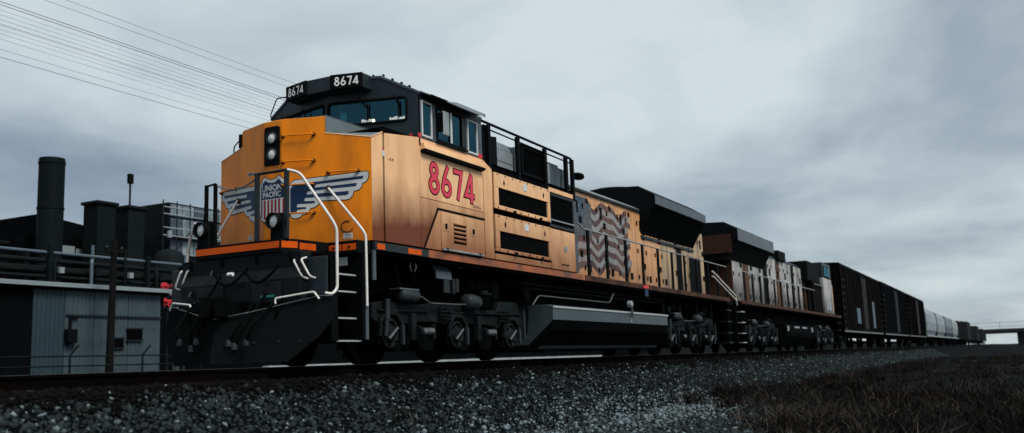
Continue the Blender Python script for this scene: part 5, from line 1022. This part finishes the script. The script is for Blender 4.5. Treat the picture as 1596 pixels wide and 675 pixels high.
# ================================================================ freight cars
def car_truck(parent, xm):
    fr = MB().prism([(xm - 1.15, .5), (xm - .95, .72), (xm - .35, .8), (xm + .35, .8), (xm + .95, .72), (xm + 1.15, .5), (xm + .9, .42), (xm + .4, .3), (xm - .4, .3), (xm - .9, .42)], -1.1, -.98, 'y').build('truck_frame', 'under_black', parent)
    for k in (-.9, .9):
        for s_ in (-1, 1): MB().lathe((xm + k, s_ * .7, .46), (0, s_, 0), [(-.03, .48), (0, .46), (.1, .455), (.1, .38), (.05, .35), (.06, .1), (.1, 0)], 20).build('wheel', 'under_black', fr)
        MB().cyl((xm + k, -1.05, .46), (xm + k, 1.05, .46), .08, 8).build('axle', 'under_black', fr)
def boxcar(x0, ln, h, m, label, graff=None):
    e = empty('boxcar', (x0 + ln / 2, 0, 0)); tag(e, label, 'boxcar', 'dark boxcars behind the locomotives'); a, b = x0 + .6, x0 + ln - .6
    box('body', m, e, a, b, -1.52, 1.52, 1.05, h - .15, .02)
    MB().prism([(-1.56, h - .15), (-1.5, h - .08), (0, h), (1.5, h - .08), (1.56, h - .15)], a - .05, b + .05, 'x').build('roof', m, e)
    box('side_sill', 'steel', e, a, b, -1.56, -1.521, 1.0, 1.10); box('top_chord', m, e, a, b, -1.57, -1.521, h - .3, h - .16)
    dx = a + (b - a) * .5
    n = int((b - a) / 1.1)
    for i in range(n + 1):
        x = a + (b - a) * i / n
        if abs(x - dx) > 1.6: box('side_post', m, e, x - .05, x + .05, -1.585, -1.521, 1.101, h - .301)
    d = box('door', m, e, dx - 1.5, dx + 1.5, -1.60, -1.53, 1.15, h - .35, .01); [MB().cyl((dx + q, -1.63, 1.3), (dx + q, -1.63, h - .5), .03, 8).build('lock_rod', 'steel', d) for q in (-.5, .4)]
    for z in range(6): MB().box(dx - 1.45, dx + 1.45, -1.612, -1.601, 1.4 + z * .6, 1.46 + z * .6).build('door_rib', m, d)
    for xl in (a + .1, b - .6):
        for z in range(8): MB().cyl((xl, -1.62, 1.2 + z * .42), (xl + .5, -1.62, 1.2 + z * .42), .015, 6).build('ladder_rung', 'steel', e)
    box('end_wall', m, e, a - .03, a - .001, -1.45, 1.45, 1.2, h - .2)
    for z in range(7): MB().box(a - .07, a - .031, -1.4, 1.4, 1.4 + z * .5, 1.55 + z * .5).build('end_rib', m, e)
    box('underframe', 'under_black', e, x0 + .1, x0 + ln - .1, -.3, .3, .75, 1.04)
    car_truck(e, x0 + 2.6); car_truck(e, x0 + ln - 2.6)
    for (u, z0, w_, h_) in graff or []: box('painted_patch', 'graffiti_blue', e, x0 + u, x0 + u + w_, -1.592, -1.587, z0, z0 + h_)
    return e
boxcar(46.9, 20.4, 5.25, 'boxcar_brown', 'first tall dark boxcar, directly behind the second locomotive', [(6.2, 1.6, 1.6, 1.0), (14.2, 1.4, 1.2, 1.9)])
boxcar(67.6, 20.6, 5.3, 'boxcar_dark', 'second tall dark boxcar, between two other boxcars')
boxcar(88.5, 20.6, 5.3, 'boxcar_brown', 'third tall dark boxcar, coupled to the pale hopper car')
def hopper(x0, ln, m, label, detail=True):
    e = empty('hopper_car', (x0 + ln / 2, 0, 0)); tag(e, label, 'hopper car', 'covered hopper cars far down the train'); a, b = x0 + .7, x0 + ln - .7
    pr = [(-1.2, 1.3), (-1.5, 1.9), (-1.58, 2.9), (-1.52, 3.9), (-1.2, 4.5), (-.5, 4.68), (.5, 4.68), (1.2, 4.5), (1.52, 3.9), (1.58, 2.9), (1.5, 1.9), (1.2, 1.3)]
    n = 3
    for i in range(n):
        q = (b - a) / n; MB().prism(pr, a + i * q + .06, a + (i + 1) * q - .06, 'x').build('bay', m, e, .03)
        MB().add([(a + i * q + .5, -1.0, 1.3), (a + (i + 1) * q - .5, -1.0, 1.3), (a + (i + 1) * q - .5, 1.0, 1.3), (a + i * q + .5, 1.0, 1.3), (a + (i + .5) * q - .4, -.5, .45), (a + (i + .5) * q + .4, -.5, .45), (a + (i + .5) * q + .4, .5, .45), (a + (i + .5) * q - .4, .5, .45)], [(0, 1, 5, 4), (1, 2, 6, 5), (2, 3, 7, 6), (3, 0, 4, 7), (4, 5, 6, 7)]).build('hopper_chute', 'boxcar_dark', e)
    box('side_sill', 'light_grey', e, x0 + .2, x0 + ln - .2, -1.58, -1.3, 1.12, 1.3); box('running_board', 'boxcar_dark', e, a, b, -.4, .4, 4.74, 4.8)
    for x in (a - .3, b + .2): box('end_post', 'boxcar_dark', e, x, x + .12, -1.45, 1.45, 1.3, 4.3)
    car_truck(e, x0 + 2.0); car_truck(e, x0 + ln - 2.0); return e
hopper(110, 18, 'hopper_grey', 'first pale hopper car, just behind the dark boxcars')
hopper(128.5, 18, 'hopper_grey', 'second pale hopper car from the dark boxcars')
hopper(147, 18, 'plant_blue', 'third hopper car, bluish grey, behind two pale ones')
hopper(165.5, 18, 'hopper_grey', 'fourth hopper car, pale and very small, last of the hoppers')
names = ['fifth', 'sixth', 'seventh', 'eighth', 'ninth', 'tenth', 'eleventh', 'twelfth', 'thirteenth', 'fourteenth']
for i in range(10):
    x = 184.5 + i * 21
    e = empty('boxcar', (x + 10, 0, 0)); tag(e, 'tiny dark boxcar far down the train, %s car after the fourth hopper' % ['first', 'second', 'third', 'fourth', 'fifth', 'sixth', 'seventh', 'eighth', 'ninth', 'last'][i], 'boxcar', 'distant boxcars near the end of the train')
    box('body', ['boxcar_brown', 'boxcar_dark', 'plant_grey'][i % 3], e, x + .6, x + 19.8, -1.52, 1.52, 1.05, 4.5 + (i % 3) * .35); box('underframe', 'under_black', e, x + .1, x + 20.3, -.3, .3, .75, 1.04)
    car_truck(e, x + 2.6); car_truck(e, x + 17.8)

scene.render.engine = 'CYCLES'
